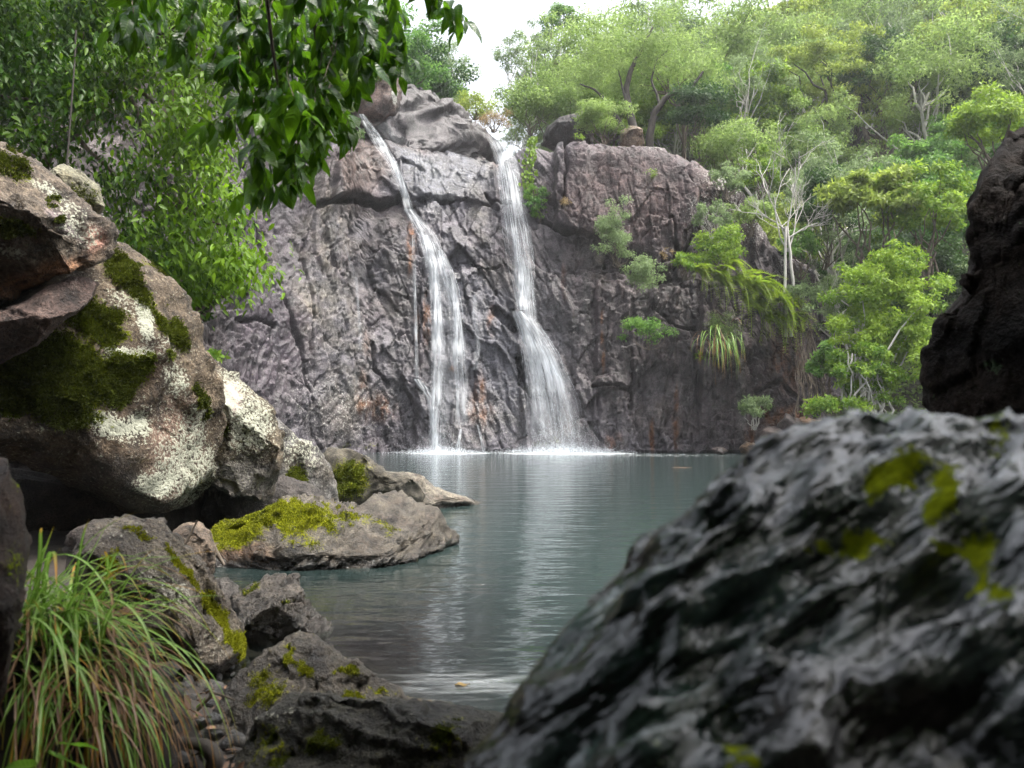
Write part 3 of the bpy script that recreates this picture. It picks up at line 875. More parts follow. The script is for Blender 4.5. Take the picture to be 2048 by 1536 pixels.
boulder('boulder', 'narrow lichen speckled boulder behind the ledge, right of the pale hanging boulder', [(500, 800), (545, 838), (590, 880), (628, 893), (655, 930), (680, 995), (685, 1045), (600, 1045), (540, 1015), (505, 930)], 8.5, 0.8,
        level=5, seed=23, col=GREY, col2=(0.0572, 0.0470, 0.0344), lich_all=0.28, lich=[(600, 900, 60, 60, 0.5)], moss=[(590, 960, 26, 40, 0.8, 30)], lean=(0.3, 0.3), tufts=2500, tuft_size=0.018)
boulder('boulder', 'pale lichen covered boulder hanging over a dark gap, right of the biggest boulder', [(340, 660), (400, 705), (440, 730), (490, 770), (530, 815), (556, 870), (553, 940), (548, 1000), (510, 1008), (450, 985), (400, 950), (340, 900)], 7.4, 0.85, center=(460, 860),
        seed=24, col=(0.085, 0.068, 0.046), col2=(0.050, 0.036, 0.023), lich_all=0.34, lich=[(500, 850, 60, 80, 0.75), (470, 780, 60, 70, 0.6), (455, 810, 18, 40, 1.0)], stain=[([(460, 800, 24, 36, 0.9)], (0.42, 0.34, 0.31)), ([(480, 960, 70, 50, 0.7)], (0.12, 0.115, 0.11))],
        moss=[(440, 850, 14, 24, 0.9), (395, 800, 8, 60, 0.7, -12)], lean=(0.25, 0.2), planes=[((0.75, -0.6, 0.3), 0.75), ((-0.1, -0.8, -0.6), 0.75)], tufts=1500, tuft_size=0.016)
boulder('boulder', 'biggest boulder on the left, blotched with dark moss and white lichen', [(225, 478), (265, 510), (300, 545), (345, 590), (366, 640), (372, 685), (402, 722), (420, 775), (434, 850), (430, 930), (412, 1000), (380, 1045), (335, 1062), (270, 1040), (200, 1000), (120, 955), (40, 925), (-90, 890), (-190, 780), (-180, 640), (-80, 540), (60, 500), (150, 474)], 6.2, 1.15, center=(150, 770),
        level=6, seed=25, col=(0.072, 0.054, 0.036), col2=(0.044, 0.030, 0.019), lich_all=0.30,
        lich=[(370, 930, 80, 110, 0.75), (330, 840, 40, 60, 0.35), (300, 690, 80, 60, 0.45), (350, 760, 40, 60, 0.6), (240, 850, 80, 45, 0.95, 20), (300, 620, 24, 44, 1.0), (320, 970, 70, 40, 1.0), (250, 690, 70, 24, 0.9, 20), (390, 860, 30, 60, 0.7), (250, 600, 60, 40, 0.5), (300, 970, 50, 28, 0.7), (240, 710, 60, 30, .7), (70, 850, 12, 26, .6)],
        moss=[(110, 760, 150, 95, 1.05), (250, 740, 55, 60, 0.95), (190, 650, 90, 40, 0.8), (270, 560, 90, 40, 0.8, 40), (345, 650, 20, 70, 0.75, -20), (210, 500, 60, 22, .8, 20), (395, 810, 9, 60, 0.7, -10), (335, 705, 16, 12, 0.9), (160, 830, 90, 40, 0.8, 10)],
        stain=[([(350, 900, 60, 110, 0.6), (290, 720, 40, 50, 0.5)], (0.17, 0.11, 0.085)), ([(150, 980, 220, 60, 0.6)], (0.06, 0.05, 0.045))],
        planes=[((0.15, -0.62, -0.72), 0.60), ((0.80, -0.50, 0.30), 0.80), ((-0.15, -0.75, 0.62), 0.72)], facets=12, cut=(0.68, 0.92), rough=0.10, chips=0.040, lean=(0.25, 0.15), tufts=60000, tuft_size=0.020)
boulder('boulder', 'squared mossy block behind the jutting top slab at the left edge', [(90, 350), (125, 325), (165, 345), (200, 375), (207, 415), (195, 450), (130, 470), (80, 430)], 5.9, 0.4, mat_='boulder', level=5, seed=26, col=(0.120, 0.114, 0.078), col2=(0.078, 0.069, 0.042), lich_all=0.3, moss=[(150, 400, 60, 40, 0.55)], tufts=1500)
boulder('boulder', 'jutting slab at the left edge, lying topmost with pale lichen and a reddish tip', [(-140, 270), (-40, 272), (0, 290), (40, 305), (80, 338), (110, 365), (150, 400), (185, 425), (215, 445), (226, 480), (215, 515), (180, 532), (130, 548), (60, 600), (0, 640), (-140, 660)], 5.3, 0.75, center=(40, 460),
        seed=27, col=(0.080, 0.063, 0.046), col2=(0.052, 0.039, 0.029), lich_all=0.22, lich=[(150, 450, 60, 40, 0.6, 35), (100, 385, 80, 16, 0.7, 35), (170, 470, 50, 30, 0.6), (10, 505, 40, 14, 0.7)], moss=[(20, 330, 60, 26, 0.7, 30), (30, 460, 60, 24, 0.85, 10), (110, 400, 20, 10, 0.7), (115, 435, 14, 8, .9)],
        stain=[([(195, 480, 30, 30, 0.7)], (0.24, 0.12, 0.09)), ([(70, 560, 140, 30, 0.8, -20)], (0.16, 0.075, 0.035)), ([(130, 450, 16, 60, .5, -40)], (0.16, .13, .15))], planes=[((0.2, -0.55, -0.80), 0.42), ((0.35, -0.6, 0.72), 0.70), ((0.1, -0.9, 0.35), 0.8)], facets=9, chips=0.06, lean=(0.1, 0.3), tufts=5000, tuft_size=0.016, strata=((-0.5, 0.1, 0.85), 9, 0.012))
boulder('boulder', 'purplish brown block wedged under the jutting slab at the left edge', [(-120, 600), (0, 625), (60, 598), (120, 560), (165, 545), (190, 560), (186, 600), (130, 640), (72, 690), (0, 728), (-120, 740)], 5.35, 0.5, center=(60, 640), level=5,
        seed=28, col=(0.0498, 0.0333, 0.0279), col2=(0.0329, 0.0206, 0.0172), facets=7, wet=0.15)
boulder('boulder', 'added dark filler rock that keeps the hollow dark under the biggest boulder', [(-200, 850), (0, 870), (120, 900), (300, 930), (430, 960), (450, 1060), (420, 1130), (60, 1180), (-200, 1200)], 7.3, 0.5, level=5, mat_='shore', seed=51, col=(0.035, 0.028, 0.024), col2=(0.02, 0.018, 0.016))  # filler added behind the boulder to block light and darken the hollow
boulder('boulder', 'added dark filler rock that keeps the gap dark below the pale hanging boulder', [(380, 960), (440, 930), (520, 940), (600, 960), (660, 1000), (660, 1060), (500, 1090), (380, 1090)], 8.0, 0.5, level=5, mat_='shore', seed=52, col=(0.035, 0.030, 0.027), col2=(0.02, 0.018, 0.016))  # filler added so that the gap under the boulder stays dark
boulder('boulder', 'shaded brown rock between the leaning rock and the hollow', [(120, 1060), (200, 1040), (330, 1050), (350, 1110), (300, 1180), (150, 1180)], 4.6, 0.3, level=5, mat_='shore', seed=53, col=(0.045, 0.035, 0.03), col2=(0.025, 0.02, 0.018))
boulder('boulder', 'broad ledge running into the water, capped with bright yellow moss', [(405, 1055), (430, 1045), (500, 1030), (560, 1002), (600, 993), (650, 1008), (710, 1018), (745, 990), (782, 983), (830, 1005), (880, 1040), (948, 1085), (900, 1102), (830, 1120), (790, 1140), (740, 1150), (600, 1145), (520, 1150), (405, 1150)], 6.4, 0.95, center=(660, 1075),
        level=6, mat_='shore', seed=29, wet=0.42, col=(0.0530, 0.0451, 0.0344), col2=(0.0350, 0.0255, 0.0180), wetline=0.11, lean=(0.15, 0.7), chips=0.11, facets=12, strata=((-0.55, -0.3, 0.8), 24, 0.028), moss=[(570, 1030, 130, 32, 1.1, 4), (470, 1065, 80, 44, 1.0), (690, 1035, 60, 14, 0.85, 8), (600, 1070, 60, 22, 0.7, 20), (760, 1050, 60, 7, .7, 20), (610, 1010, 60, 10, .8)],
        stain=[([(470, 1110, 70, 30, 0.7)], (0.11, 0.055, 0.025))], planes=[((0.05, -0.9, 0.4), 0.7), ((0.35, -0.4, 0.85), 0.7)], tufts=30000, tuft_mat='moss_bright', tuft_size=0.012)
boulder('boulder', 'small squarish brown rock beside the inlet, under the biggest boulder', [(335, 1075), (360, 1052), (400, 1043), (418, 1060), (428, 1095), (430, 1145), (405, 1168), (360, 1160), (330, 1120)], 4.9, 0.22, level=5, mat_='shore', seed=30, wet=0.42, col=(0.0915, 0.0675, 0.0477), col2=(0.0616, 0.0436, 0.0311), facets=8)
boulder('boulder', 'small rounded dark stone at the inlet edge behind the mossy leaning rock', [(412, 1175), (430, 1158), (455, 1155), (476, 1172), (480, 1200), (450, 1220), (415, 1215)], 4.3, 0.16, level=5, mat_='shore', seed=31, col=(0.038, 0.034, 0.030), col2=(0.026, 0.022, 0.020), facets=4, wetline=0.05)
boulder('boulder', 'dark wet rock in the shallows with a shining lower half', [(442, 1200), (480, 1180), (520, 1155), (545, 1149), (580, 1162), (603, 1195), (622, 1225), (672, 1245), (680, 1262), (640, 1283), (570, 1300), (520, 1295), (470, 1260)], 4.0, 0.34, center=(555, 1228), mat_='shore', seed=32, wet=0.42, col=(0.0429, 0.0358, 0.0288), col2=(0.0271, 0.0212, 0.0166), wetline=0.22, lean=(0.1, 0.5), facets=12, chips=0.11, moss=[(500, 1178, 30, 6, 0.7, -30), (575, 1203, 12, 5, .8)], tufts=600, tuft_size=0.008)
boulder('boulder', 'leaning rock with a stripe of yellow moss down its right edge, behind the grass', [(160, 1065), (182, 1036), (255, 1040), (305, 1047), (335, 1080), (385, 1135), (425, 1190), (475, 1252), (512, 1297), (521, 1312), (500, 1345), (450, 1372), (405, 1365), (345, 1300), (250, 1260), (180, 1220), (150, 1130)], 3.3, 0.36, center=(320, 1200),
        mat_='shore', seed=33, wet=0.42, col=(0.0727, 0.0603, 0.0448), col2=(0.0461, 0.0357, 0.0276), moss=[(370, 1140, 70, 12, 0.85, 50), (440, 1235, 75, 19, 1.05, 54), (480, 1285, 40, 22, 1.0, 50), (270, 1062, 50, 9, 0.7, 20), (220, 1130, 45, 40, 0.6)], lich=[(340, 1190, 40, 34, 0.6), (240, 1060, 60, 20, .3), (300, 1150, 40, 40, .35), (420, 1290, 40, 40, .3)], facets=11, chips=0.10, lean=(0.3, 0.35), tufts=16000, tuft_mat='moss_bright', tuft_size=0.007, planes=[((-0.2, -0.9, -0.35), 0.6), ((-0.35, -0.6, 0.7), 0.72)])
boulder('boulder', 'peaked dark rock dotted with moss, just behind the flat front slab', [(430, 1420), (470, 1360), (520, 1320), (560, 1290), (582, 1279), (620, 1287), (680, 1328), (740, 1348), (800, 1383), (865, 1412), (840, 1500), (600, 1540), (430, 1520)], 2.75, 0.36, center=(620, 1400), mat_='shore', seed=34, col=(0.0301, 0.0251, 0.0188), col2=(0.0186, 0.0146, 0.0111),
        moss=[(580, 1310, 14, 30, 0.75), (610, 1340, 24, 14, .8, 20), (690, 1345, 34, 9, 0.85, 30), (760, 1378, 40, 8, 0.8, 25), (710, 1398, 24, 12, 1.0), (530, 1380, 40, 60, 0.5, -40), (640, 1390, 30, 14, .5)], wet=0.45, planes=[((-0.45, -0.75, 0.45), 0.66), ((0.5, -0.5, 0.7), 0.72)], facets=11, chips=0.10, lean=(0, 0.4), tufts=9000, tuft_mat='moss_bright', tuft_size=0.005)
boulder('boulder', 'flat topped greenish slab at the bottom edge, in front of the peaked rock', [(380, 1640), (430, 1540), (480, 1462), (520, 1435), (565, 1410), (600, 1404), (760, 1410), (870, 1410), (950, 1424), (1012, 1434), (1020, 1500), (1000, 1620), (820, 1700), (500, 1700)], 2.15, 0.34, center=(720, 1540), mat_='shore', seed=35, col=(0.0173, 0.0159, 0.0103), col2=(0.0119, 0.0097, 0.0051),
        moss=[(650, 1480, 60, 40, 0.42), (900, 1480, 80, 50, 0.42), (540, 1500, 60, 60, .4)], lich=[(560, 1440, 50, 16, 0.35), (520, 1480, 60, 20, .35)], wet=0.4, strata=((0.05, 0.1, 1), 26, 0.022), planes=[((0.0, -0.95, -0.1), 0.6)], facets=6, chips=0.05, lean=(0, 0.2), tufts=7000, tuft_size=0.004)
boulder('boulder', 'dark narrow rock at the left edge beside the grass tuft', [(-140, 880), (-30, 880), (5, 905), (22, 955), (44, 1000), (56, 1080), (47, 1190), (25, 1290), (8, 1400), (-20, 1500), (-140, 1560)], 1.65, 0.25, center=(-50, 1180), mat_='near', level=5, seed=36, col=(0.026, 0.017, 0.013), col2=(0.012, 0.010, 0.009), moss=[(30, 960, 16, 26, 0.6), (30, 1130, 24, 80, 0.45)], wet=0.2)
# right hand side
boulder('boulder', 'huge furrowed wet rock close to the camera at lower right, out of focus', [(950, 1600), (972, 1500), (1030, 1430), (1130, 1302), (1250, 1182), (1335, 1092), (1392, 1055), (1430, 1005), (1500, 935), (1560, 880), (1640, 832), (1720, 812), (1850, 814), (1950, 808), (2100, 812), (2300, 880), (2450, 1300), (2350, 1800), (1700, 1950), (1000, 1800)], 0.72, 0.22, center=(1720, 1350),
        level=6, mat_='furrowed', seed=37, col=(0.032, 0.052, 0.049), col2=(0.022, 0.025, 0.020), rough=0.05, chips=0.02, facets=6, ex=0.95, et=0.95, wet=1.0, lich_all=0.0, soft=1, furrow=((-0.58, 0.15, 0.80), 22, 0.042), flat_=True,
        moss=[(1800, 970, 70, 30, 1.2), (1900, 1000, 30, 70, 1.1, 20), (1680, 1080, 110, 28, 1.35, 6), (1960, 1130, 100, 30, 1.2, 10), (1760, 1290, 40, 18, .7), (1480, 1520, 80, 30, .7), (1850, 950, 60, 30, .7), (2000, 900, 50, 20, .7), (1560, 1180, 60, 14, .5, -40)], stain=[([(1750, 1450, 320, 160, 0.8), (1850, 1250, 150, 90, .4)], (0.022, 0.014, 0.010)), ([(1250, 1350, 200, 260, 0.75, -45)], (0.018, 0.042, 0.030))], lean=(0.05, 0.30))
boulder('boulder', 'tall near black rock at the right edge, towering above the furrowed one', [(1866, 830), (1868, 722), (1886, 650), (1925, 592), (1956, 532), (1944, 474), (1948, 412), (1960, 352), (1980, 318), (1982, 284), (2012, 262), (2030, 238), (2065, 228), (2250, 190), (2500, 350), (2500, 800), (2300, 980), (1836, 960)], 2.5, 0.55, center=(2130, 620),
        mat_='dark', level=6, seed=38, col=(0.016, 0.012, 0.010), col2=(0.007, 0.006, 0.006), facets=10, planes=[((-0.25, -0.96, 0.0), 0.55), ((-0.6, -0.7, 0.2), 0.7)], wet=0.1, chips=0.07, soft=1, flat_=True, lich=[(1995, 730, 30, 22, 0.85), (1930, 790, 30, 10, .5)], rough=0.05)  # base colour this dark also stands in for the shade on the rock
# rocks along the top of the cliff and on the far shore
TOP = dict(mat_='cliff', cat='boulder')
boulder('boulder', 'long dark rounded rock dome on the skyline above the left waterfall', [(735, 250), (775, 190), (800, 166), (840, 165), (872, 180), (912, 205), (952, 238), (1003, 272), (1010, 330), (740, 330)], 36.5, 3.0, center=(870, 260), seed=41, col=(0.051, 0.045, 0.047), col2=(0.033, 0.029, 0.030), level=6, lean=(0.3, 0.6), facets=10, chips=0.06, rough=0.1, wet=0.45, strata=((-0.55, 0.2, 0.8), 1.5, 0.30), **TOP)
boulder('boulder', 'broken reddish dark rock at the head of the left waterfall', [(688, 260), (695, 190), (715, 145), (750, 120), (785, 130), (800, 180), (798, 235), (780, 250), (740, 262)], 34.2, 1.6, seed=42, col=(0.072, 0.045, 0.039), col2=(0.036, 0.030, 0.027), level=5, facets=9, lich=[(790, 195, 8, 20, 0.9)], chips=0.07, **TOP)
boulder('boulder', 'dark angular rock on the cliff top behind the right waterfall lip', [(1083, 290), (1090, 258), (1120, 235), (1165, 224), (1185, 250), (1185, 300), (1120, 310)], 36.5, 1.5, seed=43, col=(0.033, 0.027, 0.027), col2=(0.024, 0.020, 0.020), level=5, facets=7, **TOP)
boulder('boulder', 'tan faced block beneath the trunks of the twisted tree', [(1235, 300), (1240, 262), (1262, 250), (1285, 258), (1290, 300), (1270, 312)], 35.0, 0.8, seed=45, col=(0.168, 0.126, 0.090), col2=(0.108, 0.084, 0.066), level=5, lich_all=0.1, **TOP)
far_rocks = [((1500, 898), 22, 12, 'low grey stone at the waterline, left end of the far shore rubble'), ((1545, 880), 38, 26, 'rusty brown block in the far shore rubble, below the pale bush'), ((1590, 862), 40, 28, 'dark block in the far shore rubble with the orange streak above'),
             ((1628, 868), 36, 34, 'dark wet block in the far shore rubble, right of the others'), ((1565, 900), 40, 16, 'flat stone at the waterline in front of the far shore rubble'), ((1440, 901), 14, 7, 'smallest pale stone at the foot of the brown cliff'), ((1620, 905), 46, 20, 'rightmost waterline stone of the far shore, half behind the furrowed rock')]
for i, ((x, y), rx, ry, lb) in enumerate(far_rocks):
    rg = np.random.default_rng(500 + i)
    an = np.linspace(0, 2 * math.pi, 11)[:-1]
    ol = [(x + rx * math.cos(a) * rg.uniform(.8, 1.15), y - ry * math.sin(a) * rg.uniform(.8, 1.15)) for a in an]
    boulder('boulder', lb, ol, 28.6 - 0.1 * i + (1.2 if y < 720 else 0), rx / FPX * 28, seed=520 + i, level=4, col=(0.066, 0.051, 0.048) if i % 3 else (0.16, 0.10, 0.06), col2=(0.036, 0.030, 0.029), chips=0.06, facets=8, **TOP)
# stones under the clear shallows
boulder('boulder', 'brown stone under the water beside the dark wet rock', [(600, 1262), (680, 1255), (735, 1280), (740, 1300), (680, 1325), (600, 1330)], 3.75, 0.30, center=(670, 1292), mat_='shore', level=5, seed=61, col=(0.078, 0.060, 0.045), col2=(0.054, 0.042, 0.030), facets=2, wet=0.4).location.z -= 0.14
boulder('boulder', 'sunken brown stone off the tip of the mossy ledge', [(830, 1110), (930, 1085), (1000, 1095), (990, 1120), (900, 1140), (830, 1135)], 6.3, 0.5, mat_='shore', level=5, seed=62, col=(0.072, 0.054, 0.042), col2=(0.054, 0.042, 0.030), facets=2, wet=0.4).location.z -= 0.24
boulder('boulder', 'sunken orange brown stone below the foam swirl', [(720, 1350), (800, 1325), (900, 1335), (960, 1370), (880, 1400), (760, 1395)], 3.1, 0.34, mat_='shore', level=5, seed=63, col=(0.102, 0.069, 0.036), col2=(0.066, 0.048, 0.030), facets=2, wet=0.4).location.z -= 0.13

# ================================================================== WATERFALLS
def water_material(name, strands, dens):
    k = NT(name)
    uv = k.n('UVMap').outputs[0]
    sp = k.n('SeparateXYZ', {0: uv})
    u, v = sp.outputs[0], sp.outputs[1]
    st = k.noise(k.n('Mapping', {'Vector': uv, 'Scale': (strands, 0.55, 1)}).outputs[0], 1.0, 5, 0.6)
    st2 = k.noise(k.n('Mapping', {'Vector': uv, 'Scale': (strands * 0.35, 0.8, 1), 'Location': (3.1, 7.7, 0)}).outputs[0], 1.0, 4, 0.6)
    e = k.math('MULTIPLY', k.math('MULTIPLY', u, k.math('SUBTRACT', 1.0, u)), 4.0)
    e = k.math('POWER', e, 0.8)
    a = k.n('MapRange', {0: st, 1: 0.26, 2: 0.76}).outputs[0]
    a = k.math('MULTIPLY', a, k.n('MapRange', {0: st2, 1: 0.30, 2: 0.62, 3: 0.15, 4: 1.0}).outputs[0])
    a = k.math('MULTIPLY', k.math('MULTIPLY', a, e), k.math('MULTIPLY', k.at('thick'), dens), True)
    d = k.n('BsdfPrincipled', {'Base Color': (0.86, 0.90, 0.94, 1), 'Roughness': 0.5, 'Specular IOR Level': 0.3})
    t = k.n('BsdfTranslucent', {'Color': (0.86, 0.90, 0.94, 1)})
    w = k.n('MixShader', {0: 0.4, 1: d.outputs[0], 2: t.outputs[0]})
    tr = k.n('BsdfTransparent', {})
    return k.surf(k.n('MixShader', {0: a, 1: tr.outputs[0], 2: w.outputs[0]}).outputs[0])
M['fall'] = water_material('falling water', 18.0, 1.15)
M['trickle'] = water_material('trickling water', 5.0, 1.5)
def drop_material():
    k = NT('spray')
    d = k.n('BsdfDiffuse', {'Color': (0.85, 0.89, 0.93, 1)}); t = k.n('BsdfTranslucent', {'Color': (0.85, 0.89, 0.93, 1)})
    return k.surf(k.n('MixShader', {0: 0.4, 1: d.outputs[0], 2: t.outputs[0]}).outputs[0])
M['spray'] = drop_material()

def resample(path, n):
    P = np.array(path, float)
    d = np.r_[0, np.cumsum(np.hypot(np.diff(P[:, 0]), np.diff(P[:, 1])))]
    t = np.linspace(0, d[-1], n)
    return np.stack([np.interp(t, d, P[:, k]) for k in range(P.shape[1])], 1)

def seat(px, py, off, free=0.0):
    """depth of the rock along a path, smoothed as falling water smooths it"""
    d = np.array([cliff_depth(x, y, 2) for x, y in zip(px, py)])
    m = np.minimum.reduce([np.roll(np.pad(d, 4, mode='edge'), s)[4:-4] for s in (-3, -2, -1, 0, 1, 2, 3)])
    k = np.hanning(9); k /= k.sum()
    m = np.convolve(np.pad(m, 4, mode='edge'), k, 'valid')
    return np.minimum(m, d + 0.3) - off

def ribbon(name, path, mat_, parent, off=0.14, cols=9, bulge=0.10):
    """path rows: px, py, full width px, thickness"""
    n = max(12, int(len(path) * 12))
    Q = resample(path, n)
    dep = seat(Q[:, 0], Q[:, 1], off)
    V, UV, th = [], [], []
    length = 0.0
    for i in range(n):
        if i: length += math.hypot(Q[i, 0] - Q[i - 1, 0], Q[i, 1] - Q[i - 1, 1]) / FPX * dep[i]
        for j in range(cols):
            u = j / (cols - 1)
            p = at(Q[i, 0] + (u - 0.5) * Q[i, 2], Q[i, 1], dep[i] - bulge * 4 * u * (1 - u) + 0.05 * math.sin(u * 17 + i * 0.4))
            V.append(p[:]); UV.append((u, length)); th.append(Q[i, 3])
    idx = np.arange(n * cols).reshape(n, cols)
    F = np.stack([idx[:-1, :-1], idx[:-1, 1:], idx[1:, 1:], idx[1:, :-1]], -1).reshape(-1, 4)
    V = np.array(V); m = np_mesh(name, V, F)
    attr(m, 'thick', th); uvmap(m, UV, F)
    return obj(name, m, mat_, parent)

def strands(name, path, parent, count, seed, rmin=0.0015, rmax=0.004, off=0.2):
    rng = np.random.default_rng(seed)
    bag = Bag()
    Q = resample(path, 40)
    dep = seat(Q[:, 0], Q[:, 1], off)
    for _ in range(count):
        u = np.clip(rng.normal(0, 0.23), -0.5, 0.5)
        a = int(rng.integers(0, 30)); b = int(min(40, a + rng.integers(7, 24)))
        ii = np.arange(a, b)
        dr = rng.normal(0, 0.05) * np.linspace(0, 1, len(ii)) + 0.012 * np.cumsum(rng.normal(0, 1, len(ii)))
        pts = [at(Q[i, 0] + (u + dr[k]) * Q[i, 2], Q[i, 1], dep[i] - rng.uniform(0, 0.04) - 0.12 * (0.25 - u * u) * 4)[:] for k, i in enumerate(ii)]
        r = rng.uniform(rmin, rmax) * np.sin(np.linspace(0.15, math.pi - 0.1, len(ii))) * Q[ii, 3].clip(0.3, 1)
        bag.tube(pts, r, 3)
    o = obj(name, bag.mesh(name), M['spray'], parent)
    o['kind'] = 'stuff'
    return o

def spray(name, cx, cy, w, h, count, parent, seed, size=0.016):
    rng = np.random.default_rng(seed)
    X = cx + rng.normal(0, w, count); Hh = np.abs(rng.normal(0, h, count)) * np.exp(-((X - cx) / (2.2 * w)) ** 2)
    base = at(cx, cy, 29.0)
    P = np.stack([(X - 1024) / FPX * 29.3, 29.2 - np.abs(rng.normal(0, 0.35, count)), Hh / FPX * 29 + 0.01], 1)
    s = size * rng.uniform(0.3, 1.0, count)[:, None]
    T = np.array([(1, 1, 1), (1, -1, -1), (-1, 1, -1), (-1, -1, 1)], float)
    V = (P[:, None, :] + s[:, :, None] * T[None] * 0.6).reshape(-1, 3)
    i = np.arange(count)[:, None] * 4
    F = np.concatenate([i + np.array([f]) for f in ((0, 1, 2), (0, 3, 1), (0, 2, 3), (1, 3, 2))], 0)
    o = obj(name, np_mesh(name, V, F), M['spray'], parent)
    o['kind'] = 'stuff'

def build_falls():
    A = thing('waterfall', 'left waterfall, thin slide at the top splitting into several strands below', 'waterfall', at(880, 905, 29.3), 'waterfalls on the cliff')
    B = thing('waterfall', 'right waterfall, wider white fall bouncing off a ledge and fanning out', 'waterfall', at(1110, 905, 29.3), 'waterfalls on the cliff')
    def stay(o, t): o.matrix_parent_inverse = Matrix.Translation(t.location).inverted()
    LA = [
        [(722, 228, 14, .7), (735, 250, 22, 1), (760, 288, 26, 1), (785, 325, 22, .95), (800, 360, 18, .9), (812, 395, 18, .9), (818, 422, 22, 1)],
        [(815, 418, 20, 1), (835, 445, 32, 1.1), (855, 475, 42, 1.0), (868, 520, 48, .7), (880, 580, 50, .45), (884, 640, 54, .32), (884, 720, 58, .26), (880, 800, 52, .28), (876, 860, 44, .4), (874, 906, 42, .7)],
        [(850, 470, 16, .9), (866, 540, 20, 1.1), (873, 620, 26, 1.1), (876, 720, 28, .9), (872, 800, 24, .9), (868, 850, 18, 1), (870, 906, 26, 1)],
        [(880, 500, 16, .6), (893, 540, 26, .9), (903, 575, 26, 1), (911, 610, 22, 1), (915, 660, 26, .9), (918, 720, 36, .7), (921, 780, 34, .6), (923, 850, 26, .45)],
        [(922, 858, 6, .8), (918, 880, 8, 1), (915, 906, 14, 1)],
        [(826, 470, 8, .4), (829, 560, 9, .5), (831, 640, 9, .6), (833, 700, 8, .6), (833, 756, 10, .7)],
        [(832, 758, 14, .9), (846, 775, 20, 1), (860, 796, 16, 1), (866, 830, 14, .9), (870, 880, 16, .9)],
        [(950, 590, 10, .35), (948, 640, 12, .4), (957, 690, 12, .35), (950, 740, 14, .3)],
        [(955, 850, 5, .6), (963, 880, 7, .7), (968, 906, 9, .7)],
        [(690, 490, 5, .25), (712, 560, 7, .35), (718, 640, 8, .3), (720, 700, 12, .3)],
        [(760, 245, 40, .22), (800, 290, 50, .22), (850, 330, 60, .18), (890, 400, 60, .12)]]
    for i, p in enumerate(LA):
        stay(ribbon('stream', p, M['fall'] if p[len(p) // 2][2] > 30 else M['trickle'], A, off=0.16 + 0.02 * (i % 3)), A)
    stay(strands('water_strands', LA[0], A, 20, 3, 0.0015, 0.003), A)
    stay(strands('water_strands', LA[1], A, 40, 4), A)
    stay(strands('water_strands', LA[3], A, 30, 5), A)
    LB = [
        [(985, 272, 18, .6), (997, 288, 36, 1.0), (1010, 315, 46, 1.1), (1018, 350, 52, .9), (1026, 400, 54, .75), (1033, 450, 56, .65), (1040, 500, 56, .75), (1047, 550, 50, .85), (1052, 600, 42, .9), (1056, 640, 40, .8)],
        [(1030, 470, 16, .4), (1035, 510, 22, .7), (1040, 560, 24, .9), (1044, 620, 24, 1)],
        [(1036, 622, 26, 1.1), (1050, 640, 44, 1.25), (1066, 668, 58, 1.25), (1082, 705, 72, 1.2), (1096, 750, 88, 1.1), (1106, 800, 96, .62), (1113, 850, 102, .40), (1118, 906, 106, .32)],
        [(1042, 640, 20, .6), (1056, 690, 26, .7), (1066, 740, 30, .6), (1072, 800, 44, .35), (1080, 880, 60, .3)],
        [(1060, 640, 20, .7), (1090, 700, 30, .9), (1114, 760, 40, .7), (1126, 830, 50, .4), (1136, 906, 60, .25)],
        [(1085, 780, 6, .5), (1082, 810, 8, .6), (1086, 870, 10, .5)]]
    for i, p in enumerate(LB):
        stay(ribbon('stream', p, M['fall'] if p[len(p) // 2][2] > 30 else M['trickle'], B, off=0.20 + 0.03 * (i % 3), bulge=0.2), B)
    stay(strands('water_strands', LB[0], B, 60, 6), B)
    stay(strands('water_strands', LB[2], B, 90, 7), B)
    for t, args in ((A, (882, 905, 40, 6, 3000)), (A, (890, 905, 40, 26, 3500, .007)), (B, (1120, 905, 58, 9, 6000)), (B, (1128, 905, 40, 45, 9000, .007))):
        n0 = set(bpy.data.objects)
        spray('spray', *args[:5], parent=t, seed=int(args[0]), size=args[5] if len(args) > 5 else 0.014)
        for o in set(bpy.data.objects) - n0: stay(o, t)
build_falls()

# ================================================================== TREES
LM = {
    'feather': leaf_material('feathery leaves', (0.095, 0.160, 0.036), (0.27, 0.365, 0.105), trans=0.52),
    'mid': leaf_material('mid green leaves', (0.045, 0.120, 0.025), (0.16, 0.29, 0.055), trans=0.48),
    'dark': leaf_material('dark green leaves', (0.016, 0.050, 0.013), (0.070, 0.135, 0.030), trans=0.33),
    'yellow': leaf_material('yellow green leaves', (0.120, 0.175, 0.028), (0.31, 0.38, 0.07), trans=0.48),
    'bright': leaf_material('bright green leaves', (0.070, 0.150, 0.014), (0.23, 0.33, 0.035), trans=0.46),
    'olive': leaf_material('grey green leaves', (0.085, 0.130, 0.055), (0.23, 0.31, 0.135), trans=0.48),
    'glossy': leaf_material('glossy leaves', (0.007, 0.038, 0.002), (0.130, 0.235, 0.010), rough=0.4, trans=0.40, spec=0.14),
    'hang': leaf_material('hanging leaves', (0.010, 0.038, 0.008), (0.050, 0.135, 0.010), rough=0.30, trans=0.33, spec=0.55),
    'fern': leaf_material('fern leaves', (0.090, 0.160, 0.012), (0.27, 0.36, 0.030), trans=0.45),
    'litter': leaf_material('leaf litter', (0.03, 0.016, 0.010), (0.20, 0.12, 0.075), rough=0.6, trans=0.1),
    'shade': leaf_material('deep green leaves', (0.005, 0.026, 0.002), (0.060, 0.125, 0.008), rough=0.5, trans=0.36, spec=0.08),
    'dry': leaf_material('dry grass', (0.14, 0.09, 0.035), (0.36, 0.27, 0.13), rough=0.7, trans=0.25),
}

